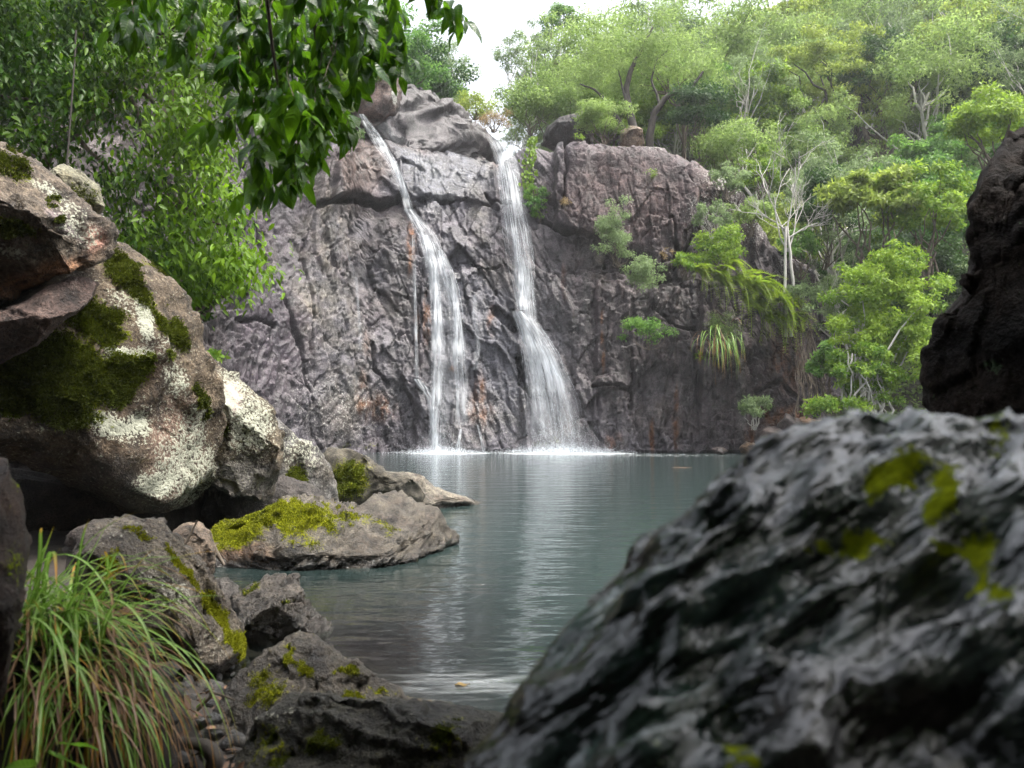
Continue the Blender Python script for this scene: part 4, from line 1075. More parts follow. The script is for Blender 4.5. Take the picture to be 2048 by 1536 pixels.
def crown_mesh(name, rx, rz, zc, n, clumps, leaf, seed, flat=0.65, spread=0.34, droop=0.2, aspect=0.4, shell=0.5, skirt=-0.35, out_bias=0.7):
    rng = np.random.default_rng(seed)
    d = norm(rng.normal(0, 1, (clumps * 4, 3)))
    d = d[d[:, 2] > skirt][:clumps]
    rr = rng.uniform(shell, 1.0, len(d)) ** 0.7
    lump = 1 + 0.55 * fbm(d * 1.7 + seed * 3.7, 1.0, 2, seed)
    C = d * rr[:, None] * np.array([rx, rx, rz]) * (lump * rng.uniform(0.8, 1.12, len(d)))[:, None]
    rc = spread * rx * rng.uniform(0.6, 1.25, len(d))
    per = rng.multinomial(n, rc ** 2 / (rc ** 2).sum())
    ci = np.repeat(np.arange(len(d)), per)
    q = norm(rng.normal(0, 1, (n, 3))) * (rng.uniform(0, 1, (n, 1)) ** 0.45)
    P = C[ci] + q * rc[ci][:, None] * np.array([1, 1, flat])
    out = norm(q + 0.6 * d[ci] + np.array([0, 0, 0.5]))
    N = norm(out * out_bias + rng.normal(0, 0.55, (n, 3)))
    D = norm(np.cross(N, rng.normal(0, 1, (n, 3))) + np.array([0, 0, -droop]) + 0.3 * q)
    L = leaf * rng.uniform(0.6, 1.35, n)
    ct = rng.normal(0, 0.16, len(d))
    tint = np.clip(0.45 + ct[ci] + rng.normal(0, 0.20, n) + 0.12 * q[:, 2], 0, 1)
    m = leaf_quads(P + np.array([0, 0, zc]), D, N, L, L * aspect, tint, name)
    return m, C + np.array([0, 0, zc]), rng

def trunk_mesh(name, h, r, ends, rng, limbs=7, split=0.45, twist=0.10, sides=6, lean=(0, 0)):
    bag = Bag()
    top = np.array([lean[0], lean[1], h])
    main = wiggle((0, 0, -0.8), top, 12, twist, rng)
    bag.tube(main, np.linspace(r * 1.25, r * 0.30, 12), sides + 2)
    order = rng.permutation(len(ends))[:limbs]
    for i in order:
        s = int(rng.integers(int(12 * split), 11))
        p = wiggle(main[s], ends[i], 8, twist * 1.2, rng, sag=-0.05)
        bag.tube(p, np.linspace(r * 0.42, r * 0.08, 8), sides)
    return bag.mesh(name)

KIND = {}
def make_kind(key, leafmat, bark, h, rx, rz, n, clumps, leaf, seed, r=0.12, zc=None, limbs=8, **kw):
    m, ends, rng = crown_mesh('crown', rx, rz, zc if zc else h - rz * 0.55, n, clumps, leaf, seed, **kw)
    m.materials.append(LM[leafmat])
    t = trunk_mesh('trunk', (zc if zc else h - rz * 0.5), r, ends, rng, limbs)
    t.materials.append(M[bark])
    KIND[key] = (t, m)
make_kind('feather_a', 'feather', 'bark_pale', 8.5, 2.6, 3.2, 17000, 95, 0.15, 101, aspect=0.28, spread=0.19, droop=0.5, limbs=16, shell=0.3)
make_kind('feather_b', 'feather', 'bark_brown', 7.5, 2.9, 2.5, 17000, 90, 0.15, 102, aspect=0.28, spread=0.20, droop=0.4, limbs=16, shell=0.3)
make_kind('mid_a', 'mid', 'bark_brown', 7.0, 2.7, 2.6, 17000, 85, 0.16, 103, aspect=0.5, spread=0.20, limbs=14, flat=0.5)
make_kind('mid_b', 'mid', 'bark_brown', 6.0, 2.4, 2.8, 16000, 80, 0.14, 104, aspect=0.5, spread=0.19, limbs=14)
make_kind('dark_a', 'dark', 'bark_dark', 7.0, 2.6, 2.9, 17000, 80, 0.16, 105, aspect=0.5, spread=0.22, limbs=14)
make_kind('yellow_a', 'yellow', 'bark_brown', 8.0, 2.8, 2.3, 16000, 90, 0.15, 106, aspect=0.42, spread=0.17, flat=0.4, limbs=16)
make_kind('bright_a', 'bright', 'bark_brown', 6.5, 2.4, 2.6, 16000, 80, 0.16, 107, aspect=0.5, spread=0.20, limbs=14, flat=0.5)
make_kind('olive_a', 'olive', 'bark_pale', 8.0, 2.3, 3.2, 11000, 70, 0.14, 108, aspect=0.26, spread=0.17, droop=0.6, limbs=16, shell=0.3)
make_kind('thin', 'olive', 'bark_pale', 9.5, 2.6, 3.4, 6000, 50, 0.16, 109, aspect=0.28, spread=0.16, droop=0.5, r=0.10, limbs=18, shell=0.3)

LOOK = {'feather_a': 'tall feathery pale tree', 'feather_b': 'broad feathery pale tree', 'mid_a': 'round mid green tree', 'mid_b': 'compact mid green tree', 'dark_a': 'dark green dense tree',
        'yellow_a': 'yellow green flowering tree', 'bright_a': 'bright green leafy tree', 'olive_a': 'grey green slender gum', 'thin': 'thin see-through gum'}
def plant_tree(key, loc, scale, label, group=None, rz=None, squash=1.0, name='forest_tree', tilt=0.0):
    t = thing(name, label, 'tree', loc, group)
    t.rotation_euler = (random.uniform(-tilt, tilt), random.uniform(-tilt, tilt), random.uniform(0, 6.28) if rz is None else rz)
    t.scale = (scale, scale, scale * squash)
    obj('trunk', KIND[key][0], None, t)
    obj('crown', KIND[key][1], None, t)
    return t


ORD = ['first', 'second', 'third', 'fourth', 'fifth', 'sixth', 'seventh', 'eighth', 'ninth', 'tenth', 'eleventh', 'twelfth']
def forest():
    rng = np.random.default_rng(77)
    n = 9000
    Y = rng.uniform(26, 88, n); r = rng.uniform(-0.70, 0.70, n); X = r * Y
    d = hill_d(X, Y)
    g = rng.random(n)
    ok = (d > 1.5) & (d < 52) & ~((r < -0.12) & ((d < 4) | (d > 20))) & ~((r >= -0.12) & (r < 0.30) & (d < 8)) & ~((r < -0.30) & (g < 0.6))
    ok &= ~((r > -0.14) & (r < 0.0) & (g < 0.93)) & ~((r >= 0.0) & (r < 0.08) & (g < 0.70))
    ok &= ~((r > -0.045) & (r < -0.012))
    pts = []
    for i in np.nonzero(ok)[0]:
        sp = 2.3 + 0.050 * d[i]
        if r[i] > 0.45 and Y[i] < 24: continue
        if all((X[i] - a) ** 2 + (Y[i] - b) ** 2 > sp * sp for a, b, _ in pts): pts.append((X[i], Y[i], d[i]))
        if len(pts) >= 190: break
    pts = [p for p in pts]
    zz = hill_z(np.array([p[0] for p in pts]), np.array([p[1] for p in pts]))
    todo = []
    for (X, Y, d), z in zip(pts, zz):
        r = X / Y
        if -0.5 < r < 0.30 and d < 17: z = max(z, 12.2)
        if d > 30: key = rng.choice(['feather_a', 'mid_a', 'yellow_a', 'olive_a', 'feather_b', 'bright_a', 'olive_a', 'mid_b'])
        elif r < -0.12: key = rng.choice(['dark_a', 'mid_a', 'mid_b', 'olive_a'])
        elif r < 0.30: key = rng.choice(['feather_a', 'feather_b', 'mid_a', 'bright_a', 'olive_a', 'thin'])
        else: key = rng.choice(['feather_a', 'olive_a', 'mid_a', 'mid_b', 'dark_a', 'bright_a', 'yellow_a', 'thin', 'olive_a', 'dark_a', 'mid_b'])
        sc_ = rng.uniform(0.75, 1.15) * (1.05 if d < 14 else 1.25 + 0.006 * d)
        if -0.14 < r < 0.06:
            key = 'thin' if rng.random() < 0.7 else 'olive_a'
            sc_ *= 0.62
        todo.append((str(key), X, Y, float(z), d, r, sc_))
    groups = {}
    for t in todo:
        key, X, Y, z, d, r, sc_ = t
        where = 'high on the skyline' if d > 32 else ('midway up the slope' if d > 14 else ('low on the slope' if r > 0.3 else 'just behind the cliff top'))
        side = 'at far right' if r > 0.45 else ('right of centre' if r > 0.18 else ('near the sky gap' if r > -0.12 else 'above the left bank'))
        groups.setdefault(f'{LOOK[key]} {where} {side}', []).append(t)
    for lb, ts in groups.items():
        ts.sort(key=lambda t: t[5])
        for i, (key, X, Y, z, d, r, sc_) in enumerate(ts):
            l2 = lb if len(ts) == 1 else (lb + (', leftmost' if i == 0 else (', rightmost' if i == len(ts) - 1 else f', {ORD[min(i, 11)]} from left')))
            plant_tree(key, (X, Y, z - 0.3), sc_, l2, 'trees of the hillside forest', tilt=0.12)
forest()

def ridge_trees():
    rng = np.random.default_rng(79)
    for i, (px, top, Y, key, sc_, lb) in enumerate([(1165, 60, 46, 'feather_a', 1.5, 'tall airy tree on the ridge, first right of the sky gap'), (1225, 25, 49, 'feather_b', 1.9, 'tall airy tree on the ridge behind the twisted tree'), (1300, 5, 52, 'feather_a', 2.0, 'tallest airy tree on the ridge above the twisted tree'),
            (1365, 30, 50, 'thin', 1.9, 'see-through tall gum on the ridge right of the twisted tree'), (1430, 15, 54, 'feather_b', 2.1, 'broad airy tree on the ridge at the top edge'), (1500, 5, 56, 'feather_a', 2.1, 'airy tree on the ridge left of the flowering tree'), (1120, 120, 42, 'feather_b', 1.2, 'low pale tree on the ridge close to the sky gap'), (1260, 90, 44, 'bright_a', 1.4, 'bright green tree on the ridge behind the twisted trunks'),
            (1560, -20, 58, 'yellow_a', 2.0, 'yellow green tree crowning the ridge at the top edge'), (1640, -40, 60, 'feather_a', 2.2, 'pale tree crowning the ridge above the flowering tree'), (1420, 110, 46, 'mid_a', 1.3, 'mid green tree on the ridge above the dark bush'), (1340, 130, 44, 'feather_a', 1.0, 'small pale tree on the ridge between the twisted limbs')]):
        h = {'feather_a': 10.0, 'feather_b': 8.6, 'thin': 11.5, 'bright_a': 7.8, 'yellow_a': 9.0, 'mid_a': 8.4}[key] * sc_
        p = at(px, top, Y)
        plant_tree(key, (p.x, p.y, p.z - h), sc_, lb, 'trees of the hillside forest', tilt=0.08)
ridge_trees()

def undergrowth():
    rng = np.random.default_rng(88)
    n = 60000
    Y = rng.uniform(24, 85, n); r = rng.uniform(0.10, 0.72, n); X = r * Y
    d = hill_d(X, Y)
    ok = (d > 1.0) & (d < 50)
    X, Y = X[ok], Y[ok]
    n = len(X)
    Z = hill_z(X, Y)
    P = np.stack([X, Y, Z], 1)
    h = np.clip(0.5 + 1.3 * fbm(P, 0.4, 3, 3), 0.1, 2.2)
    P[:, 2] += h * rng.uniform(0.1, 1.0, n)
    N = norm(rng.normal(0, 0.6, (n, 3)) + np.array([0, -0.5, 0.9])); D = norm(np.cross(N, rng.normal(0, 1, (n, 3))))
    L = rng.uniform(0.18, 0.42, n)
    m = leaf_quads(P, D, N, L, L * 0.45, np.clip(0.4 + 0.4 * fbm(P, 0.25, 3, 5) + rng.normal(0, .2, n), 0, 1), 'undergrowth')
    o = obj('undergrowth', m, LM['feather'])
    tag(o, 'leafy green undergrowth covering the forest floor of the hillside', 'undergrowth', kind='stuff')
undergrowth()

# ------------------------------------------------------------------ single trees and bushes one can point to
def stay(o, t):
    o.matrix_parent_inverse = Matrix.Translation(t.location).inverted()
    return o

def bush(name, label, cx, cy, rx, ry, depth, leafmat, n, leaf, seed, cat='bush', base=None, clumps=26, aspect=0.42, bark='bark_brown', limbs=10, r=0.03, twist=0.14, group=None, thick=0.8, **kw):
    """a leafy plant filling rx x ry pixels round (cx, cy) at that distance, on stems from base"""
    c = at(cx, cy, depth); sx = rx / FPX * depth; sz = ry / FPX * depth
    b = at(*(base or (cx, cy + ry)), depth + 0.1)
    t = thing(name, label, cat, b, group)
    m, ends, rng = crown_mesh('crown', sx, sz, 0, n, clumps, leaf, seed, aspect=aspect, **kw)
    o = obj('crown', m, LM[leafmat], t)
    o.location = c - b; o.scale = (1, thick, 1)
    ends = ends * np.array([1, thick, 1]) + np.array(c - b)
    bag = Bag()
    for i in range(min(limbs, len(ends))):
        p = wiggle((rng.normal(0, r * 2), rng.normal(0, r), 0), ends[i], 9, twist, rng)
        bag.tube(p, np.linspace(r * rng.uniform(0.6, 1.1), r * 0.18, 9), 5)
    obj('stems', bag.mesh('stems'), M[bark], t)
    return t

bush('tree', 'big light green small leaved tree at the right shore, left of the black rock', 1775, 630, 125, 165, 25.0, 'bright', 26000, 0.13, 201, cat='tree', base=(1725, 850), clumps=150, spread=0.17, r=0.07, bark='bark_pale', skirt=-0.9, shell=0.3)
bush('tree', 'light green tree skirt spreading left of the pale roots on the right shore', 1735, 745, 75, 75, 24.3, 'bright', 9000, 0.12, 202, cat='tree', base=(1720, 850), clumps=80, spread=0.2, r=0.05, bark='bark_pale', skirt=-0.9, shell=0.3)
bush('tree', 'yellow green umbrella leaved tree above the light green shore tree', 1740, 400, 95, 70, 28.5, 'yellow', 8000, 0.22, 203, cat='tree', base=(1745, 560), clumps=46, flat=0.35, spread=0.26, r=0.06)
bush('tree', 'bright green shrubby tree between umbrella tree and black rock', 1865, 430, 95, 100, 28.0, 'bright', 9000, 0.17, 204, cat='tree', base=(1860, 580), clumps=80, spread=0.19, r=0.06)
bush('tree', 'bright green leafy tree peeping over the top of the black rock', 1980, 250, 90, 60, 30.0, 'bright', 7000, 0.18, 205, cat='tree', base=(1990, 360), clumps=40, spread=0.28, r=0.06)
bush('tree', 'dark vine draped tree high on the slope, upper right', 1765, 165, 95, 95, 44.0, 'dark', 12000, 0.20, 206, cat='tree', base=(1770, 330), clumps=90, spread=0.18, r=0.12)
bush('tree', 'yellow flowering spreading tree high on the slope with dark limbs', 1660, 150, 130, 90, 45.0, 'yellow', 13000, 0.19, 207, cat='tree', base=(1700, 300), clumps=110, flat=0.4, spread=0.15, r=0.13, bark='bark_dark')
bush('tree', 'pale yellow green crown at the top right corner', 1960, 90, 110, 80, 46.0, 'feather', 11000, 0.19, 208, cat='tree', base=(1960, 260), clumps=100, spread=0.16, r=0.12)
bush('bush', 'dark green round bush right of the twisted tree on the cliff top', 1395, 225, 58, 62, 35.5, 'dark', 7000, 0.15, 209, clumps=40, base=(1385, 300))
bush('bush', 'pale feathery bush at the foot of the twisted tree on the cliff top', 1205, 243, 52, 42, 34.6, 'feather', 6000, 0.11, 210, clumps=40, base=(1210, 290))
bush('bush', 'mid green thicket behind the bare white tree', 1480, 300, 90, 60, 35.0, 'feather', 8000, 0.14, 211, clumps=50, base=(1480, 370))
bush('bush', 'dark green thicket right of the bare white tree', 1650, 420, 60, 90, 31.0, 'dark', 7000, 0.15, 212, clumps=40, base=(1650, 540))
bush('bush', 'bushy grey green shrub growing out of the brown cliff face', 1228, 465, 40, 62, 29.2, 'olive', 5200, 0.09, 213, base=(1235, 535), clumps=46, spread=0.36, skirt=-0.9, shell=0.25)
bush('bush', 'straggly shrub hanging below the bushy one on the brown cliff', 1282, 545, 48, 48, 29.0, 'olive', 3200, 0.09, 214, base=(1275, 520), clumps=40, spread=0.28, skirt=-0.95, shell=0.2)
bush('bush', 'small light green shrub low on the dark cliff, right of the right fall', 1290, 665, 50, 40, 28.8, 'mid', 2000, 0.11, 215, base=(1300, 700), clumps=30, spread=0.25, r=0.015)
bush('bush', 'silvery bush at the water edge below the ferns', 1512, 818, 34, 32, 28.0, 'olive', 2200, 0.10, 216, base=(1510, 860), clumps=26, r=0.02, bark='bark_pale')
bush('bush', 'leafy green shrub above the ferns on the cliff shelf', 1445, 505, 55, 55, 29.0, 'bright', 4200, 0.12, 217, base=(1450, 570), clumps=40, spread=0.28)
bush('bush', 'twiggy pale shrub at the top of the fern shelf', 1425, 440, 40, 44, 29.6, 'olive', 1900, 0.11, 218, base=(1430, 500), clumps=26, spread=0.26, bark='bark_pale')
bush('bush', 'grey green shrub on the sloping shoulder below the dark round bush', 1455, 365, 42, 36, 31.0, 'olive', 2600, 0.11, 241, base=(1450, 400), clumps=30, spread=0.24)
bush('bush', 'leafy shrub midway down the sloping shoulder, left of the bare tree', 1500, 430, 44, 42, 30.2, 'feather', 3200, 0.11, 242, base=(1500, 475), clumps=36, spread=0.24)
bush('bush', 'mid green shrub on the shoulder right of the bare trunk', 1605, 500, 40, 50, 30.0, 'mid', 3000, 0.12, 243, base=(1600, 560), clumps=34, spread=0.24)
bush('bush', 'hazy olive shrub in the gully below the shoulder', 1600, 610, 44, 46, 28.6, 'olive', 2800, 0.10, 244, base=(1600, 665), clumps=34, spread=0.24)
bush('bush', 'bright shrub at the crest of the shoulder beside the white lichen', 1525, 350, 40, 44, 32.0, 'bright', 2800, 0.13, 245, base=(1520, 400), clumps=34, spread=0.24)
bush('bush', 'low leafy shrub left of the ferns, on the shelf edge', 1375, 530, 30, 28, 28.8, 'bright', 1500, 0.12, 219, base=(1370, 560), clumps=20)
bush('bush', 'fine hazy green shrub drooping below the ferns', 1440, 650, 36, 34, 28.4, 'feather', 3400, 0.07, 220, base=(1430, 620), clumps=30, skirt=-0.95, shell=0.1, aspect=0.2, spread=0.4)
bush('bush', 'leafy sapling at the lower end of the gully beside the shore tree', 1650, 735, 36, 48, 27.0, 'mid', 2600, 0.14, 221, base=(1655, 800), clumps=24)
bush('bush', 'bright low plants at the shore behind the furrowed rock', 1680, 815, 55, 22, 24.0, 'bright', 2600, 0.12, 222, base=(1680, 835), clumps=30)
bush('bush', 'yellow green shrub on the cliff top left of the left waterfall', 748, 150, 40, 34, 33.0, 'bright', 2600, 0.12, 223, base=(735, 200), clumps=30, spread=0.24)
bush('bush', 'vines and shrubs hanging on the cliff top, behind the dangling leaves', 680, 175, 55, 85, 31.5, 'feather', 5200, 0.12, 224, base=(670, 110), clumps=50, skirt=-0.95, shell=0.3, spread=0.2)
bush('bush', 'olive shrub on the lip beside the left waterfall head', 705, 265, 22, 30, 31.6, 'olive', 1300, 0.10, 225, base=(705, 290), clumps=16)
bush('bush', 'tussock of straw coloured shrub at the skyline notch', 990, 245, 34, 22, 35.0, 'dry', 1500, 0.16, 226, base=(985, 265), clumps=16, aspect=0.12)
bush('bush', 'yellow green low shrub at the skyline notch, left of the straw tussock', 945, 215, 42, 30, 39.5, 'yellow', 2400, 0.14, 227, base=(950, 240), clumps=26)
bush('bush', 'pale scrub on the skyline just right of the sky gap', 1060, 215, 70, 45, 40.0, 'feather', 6500, 0.15, 228, base=(1060, 270), clumps=46)
bush('tree', 'thin leaved gum tree standing left of the sky gap', 880, 140, 75, 62, 44.0, 'olive', 3600, 0.16, 229, cat='tree', base=(895, 230), clumps=34, spread=0.20, r=0.07, bark='bark_brown', aspect=0.3)
bush('tree', 'thin leaved gum tree standing right of the sky gap', 1050, 120, 62, 75, 44.0, 'olive', 4200, 0.16, 230, cat='tree', base=(1060, 250), clumps=38, spread=0.22, r=0.07, bark='bark_pale', aspect=0.3)
bush('tree', 'small topped gum reaching highest beside the sky gap', 1115, 50, 46, 42, 47.0, 'mid', 3200, 0.16, 231, cat='tree', base=(1130, 230), clumps=26, spread=0.26, r=0.07)
bush('bush', 'tuft of leafy twigs at the foot of the left cliff above the piled boulders', 432, 712, 14, 9, 9.0, 'bright', 90, 0.07, 232, base=(436, 730), clumps=8, aspect=0.5, r=0.006)
for i, (x, y, lb) in enumerate([(1130, 408, 'small dry grass tuft on the brown cliff right of the vine'), (1335, 510, 'straw tuft hanging from the pillar edge left of the ferns'), (1300, 350, 'tiny plant on the smooth brown bulge'), (1080, 430, 'low leafy plant below the vine beside the right fall'), (545, 548, 'single bright moss cushion on the left cliff'), (1400, 715, 'tiny green plant under the hanging grass'), (1155, 275, 'small plant on the lip right of the vine')]):
    bush('plant', lb, x, y, 11, 14, cliff_depth(x, y) - 0.12, 'dry' if 'dry' in lb or 'straw' in lb else 'bright', 160, 0.10, 260 + i, cat='plant', clumps=8, aspect=0.2, r=0.01, limbs=4)

def twisted_tree():
    rng = np.random.default_rng(31)
    Y = 36.0
    b = at(1280, 305, Y)
    t = thing('tree', 'twisted dark trunked tree on the cliff top with a hazy pale crown', 'tree', b)
    def path(pp, r0, r1, dz=0.0):
        q = resample(pp, 26)
        pts = np.array([at(x, y, Y + dz * i / 26)[:] for i, (x, y) in enumerate(q)]) - np.array(b)
        pts += np.cumsum(rng.normal(0, 0.012, pts.shape), 0)
        return pts, np.linspace(r0, r1, 26)
    bag = Bag()
    for pp, r0, r1, dz in [([(1270, 310), (1272, 270), (1262, 225), (1255, 180), (1265, 140), (1290, 90), (1310, 50)], 0.24, 0.04, 0.5), ([(1300, 310), (1300, 270), (1310, 225), (1335, 195), (1362, 180), (1382, 190), (1392, 165), (1410, 140)], 0.20, 0.05, -0.8),
                       ([(1262, 285), (1235, 240), (1215, 205), (1190, 180), (1160, 170)], 0.13, 0.03, 0.6), ([(1262, 225), (1240, 170), (1235, 140)], 0.08, 0.02, -0.5), ([(1320, 210), (1300, 160), (1310, 120), (1330, 100)], 0.07, 0.02, 0.5), ([(1382, 190), (1420, 195), (1440, 180)], 0.05, 0.015, 0)]:
        bag.tube(*path(pp, r0, r1, dz), 8)
    obj('trunk', bag.mesh('trunk'), M['bark_dark'], t)
    m, ends, rng = crown_mesh('crown', 3.9, 2.0, 0, 17000, 130, 0.16, 32, aspect=0.28, spread=0.15, droop=0.3, skirt=-0.7, shell=0.2)
    o = obj('crown', m, LM['feather'], t); o.location = at(1255, 120, Y + 0.8) - b; o.scale = (1, 0.7, 1)
twisted_tree()

def bare_tree():
    rng = np.random.default_rng(33)
    Y = 28.6
    b = at(1572, 640, Y)
    t = thing('tree', 'bare white barked tree standing beside the ferns on the right of the cliff', 'tree', b)
    bag = Bag()
    def rec(p, d, L, r, depth):
        n = 7
        pts = [np.array(p)]
        dd = np.array(d, float)
        for _ in range(n):
            dd = norm(dd + rng.normal(0, 0.13, 3) + np.array([0, 0, 0.05]))
            pts.append(pts[-1] + dd * L / n)
        bag.tube(pts, np.linspace(r, r * 0.6, n + 1), 5)
        if depth == 0: return
        for _ in range(rng.integers(2, 5)):
            k = int(rng.integers(3, n + 1))
            nd = norm(dd + rng.normal(0, 0.55, 3) * np.array([1, 0.7, 0.7]))
            rec(pts[k], nd, L * rng.uniform(0.5, 0.8), r * 0.55, depth - 1)
    for x, dx in ((0.0, 0.02), (0.18, -0.03)):
        pts = wiggle((x, 0, -0.6), (x * 0.3 + 0.05, 0, 3.4), 9, 0.03, rng)
        bag.tube(pts, np.linspace(0.065, 0.045, 9), 7)
    top = np.array((0.1, 0, 3.2))
    for ang, L in ((-0.5, 2.0), (-0.12, 2.6), (0.16, 2.3), (0.5, 1.6), (0.85, 1.2), (-0.9, 1.3)):
        rec(top + np.array((0, 0, rng.uniform(-0.8, 0.1))), (math.sin(ang), rng.normal(0, 0.2), math.cos(ang)), L, 0.032, 3)
    obj('trunk', bag.mesh('trunk'), M['bark_pale'], t)
bare_tree()

def root_mass():
    rng = np.random.default_rng(34)
    b = at(1722, 850, 24.2)
    t = thing('tree', 'tangle of pale hanging roots and stems under the shore tree', 'roots', b)
    for i in range(16):
        x0, x1 = rng.uniform(1690, 1760), rng.uniform(1670, 1790)
        p = wiggle(np.array(at(x0, rng.uniform(690, 760), 24.2 + rng.uniform(-.3, .3)) - b), np.array(at(x1, rng.uniform(820, 860), 24.0) - b), 10, 0.12, rng)
        bag = Bag(); bag.tube(p, np.linspace(0.02, 0.035, 10) * rng.uniform(0.6, 1.3), 5)
        obj('root', bag.mesh('root'), M['bark_pale'], t)
    b = at(1600, 700, 28.3)
    t = thing('roots', 'dark brown aerial roots hanging down the gully right of the ferns', 'roots', b)
    for i in range(34):
        x0 = rng.uniform(1585, 1625); y0 = rng.uniform(640, 720)
        x1 = x0 + rng.uniform(-15, 40); y1 = rng.uniform(760, 850)
        p = wiggle(np.array(at(x0, y0, 28.6) - b), np.array(at(x1, y1, 27.9) - b), 10, 0.05, rng)
        bag = Bag(); bag.tube(p, np.full(10, rng.uniform(0.008, 0.02)), 4)
        obj('root', bag.mesh('root'), M['bark_brown'], t)
root_mass()

# ------------------------------------------------------------------ ferns
def frond_mesh(L, seed, curl):
    rng = np.random.default_rng(seed)
    n = 24
    t = np.linspace(0, 1, n)
    x = L * t * (1 - 0.15 * t); z = L * (0.55 * t - curl * t ** 2)
    V, F, T = [], [], []
    for i in range(n): V += [(x[i], -0.006 * L, z[i]), (x[i], 0.006 * L, z[i])]
    for i in range(n - 1): F += [(2 * i, 2 * i + 2, 2 * i + 1), (2 * i + 1, 2 * i + 2, 2 * i + 3)]
    tint = [0.5] * (2 * n)
    for i in range(1, n):
        w = 0.19 * L * math.sin(min(1, 0.25 + t[i]) * math.pi * 0.86) + 0.01
        for k, sgn in ((0, -1), (1, 1)):
            d = norm(np.array((0.45, sgn, -0.15 + rng.normal(0, .1)))); sd = np.array((0.95, -0.4 * sgn, 0.0)) * w * 0.15
            b = np.array(V[2 * i + k]); j = len(V)
            V += [tuple(b + d * w * 0.45 + sd), tuple(b + d * w), tuple(b + d * w * 0.45 - sd)]
            q = float(np.clip(rng.normal(0.5, 0.18), 0, 1)); tint += [q] * 3
            F += [(2 * i + k, j, j + 1), (2 * i + k, j + 1, j + 2)]
    m = np_mesh('frond', np.array(V), np.array(F), smooth=False)
    attr(m, 'tint', tint)
    return m
FROND = [frond_mesh(1.0, 300 + i, c) for i, c in enumerate((0.75, 0.95, 1.15, 1.35))]
for f in FROND: f.materials.append(LM['fern'])
def fern(label, px, py, depth, n, L, seed, az=(-2.6, -0.5)):
    rng = np.random.default_rng(seed)
    b = at(px, py, depth)
    t = thing('fern', label, 'fern', b, 'ferns on the cliff shelf')
    for i in range(n):
        o = obj('frond', FROND[int(rng.integers(0, 4))], None, t)
        a = rng.uniform(*az)
        o.rotation_euler = (rng.normal(0, 0.25), rng.uniform(-0.35, 0.55), a)
        s = L * rng.uniform(0.65, 1.15); o.scale = (s, s, s)
for i, (x, y, n, L, lb) in enumerate([(1395, 548, 18, 1.15, 'fern at the left end of the cliff shelf, under the leafy shrub'), (1430, 562, 20, 1.25, 'second fern from the left on the cliff shelf'), (1470, 570, 24, 1.4, 'big fern in the middle of the cliff shelf, fronds sweeping right'),
                                      (1510, 580, 24, 1.45, 'big fern right of the middle on the shelf, below the bare tree'), (1545, 605, 22, 1.4, 'lower right fern on the shelf at the bare trunk'), (1490, 605, 20, 1.3, 'fern hanging lowest in the middle of the shelf'), (1572, 640, 18, 1.2, 'last fern on the right, over the dark gully'), (1450, 535, 16, 1.1, 'fern tucked highest on the shelf under the leafy shrub'), (1530, 640, 18, 1.2, 'fern trailing lowest on the right of the shelf')]):
    fern(lb, x, y - 6, min(cliff_depth(x, y), 29.3) - 0.5, n, L, 310 + i, az=(-2.0, 0.4))

# ------------------------------------------------------------------ grass blades (hanging tussock and the tuft in the foreground)
def blade_material(name, edge, mid, dry=None):
    k = NT(name)
    u = k.n('SeparateXYZ', {0: k.n('UVMap').outputs[0]})
    x = k.math('ABSOLUTE', k.math('SUBTRACT', u.outputs[0], 0.5))
    f = k.n('MapRange', {0: x, 1: 0.06, 2: 0.30}).outputs[0]
    c = k.mix(f, mid, edge)
    oi = k.n('ObjectInfo').outputs['Random']
    c = k.mix(k.math('MULTIPLY', oi, 0.5), c, tuple(v * 0.6 for v in edge))
    tipf = k.n('MapRange', {0: k.math('ADD', u.outputs[1], k.math('MULTIPLY', oi, 0.35)), 1: 0.95, 2: 1.2}).outputs[0]
    c = k.mix(tipf, c, dry or (0.42, 0.20, 0.02))
    p = k.n('BsdfPrincipled', {'Base Color': c, 'Roughness': 0.38, 'Specular IOR Level': 0.45})
    tr = k.n('BsdfTranslucent', {'Color': c})
    return k.surf(k.n('MixShader', {0: 0.38, 1: p.outputs[0], 2: tr.outputs[0]}).outputs[0])
M['blade'] = blade_material('grass blade', (0.120, 0.270, 0.012), (0.36, 0.50, 0.16))
M['blade_dry'] = blade_material('dry grass blade', (0.19, 0.095, 0.040), (0.36, 0.24, 0.14))
def blade_mesh(p0, d0, L, W, grav, rng, n=14, floor=None):
    p = np.array(p0, float); d = norm(np.array(d0, float))
    pts = [p.copy()]; st = L / n
    for i in range(n):
        d = norm(d + np.array([0, 0, -grav]) * st + rng.normal(0, 0.015, 3))
        p = p + d * st
        pts.append(p.copy())
    pts = np.array(pts); T = norm(np.gradient(pts, axis=0))
    S = norm(np.cross(T, np.array([0, 0, 1.0]) + 0.01)); U = np.cross(S, T)
    t = np.linspace(0, 1, n + 1)
    w = W * np.minimum(1, 0.55 + 3 * t) * (1 - t ** 3) ** 0.9 + 0.0004
    V = np.stack([pts - S * w[:, None] / 2 + U * w[:, None] * 0.18, pts, pts + S * w[:, None] / 2 + U * w[:, None] * 0.18], 1).reshape(-1, 3)
    UV = np.stack([np.tile([0, 0.5, 1.0], n + 1), np.repeat(t, 3)], 1)
    i = np.arange(n)[:, None] * 3
    F = np.concatenate([i + np.array([[0, 1, 4, 3]]), i + np.array([[1, 2, 5, 4]])], 0)
    m = np_mesh('blade', V, F); uvmap(m, UV, F)
    return m

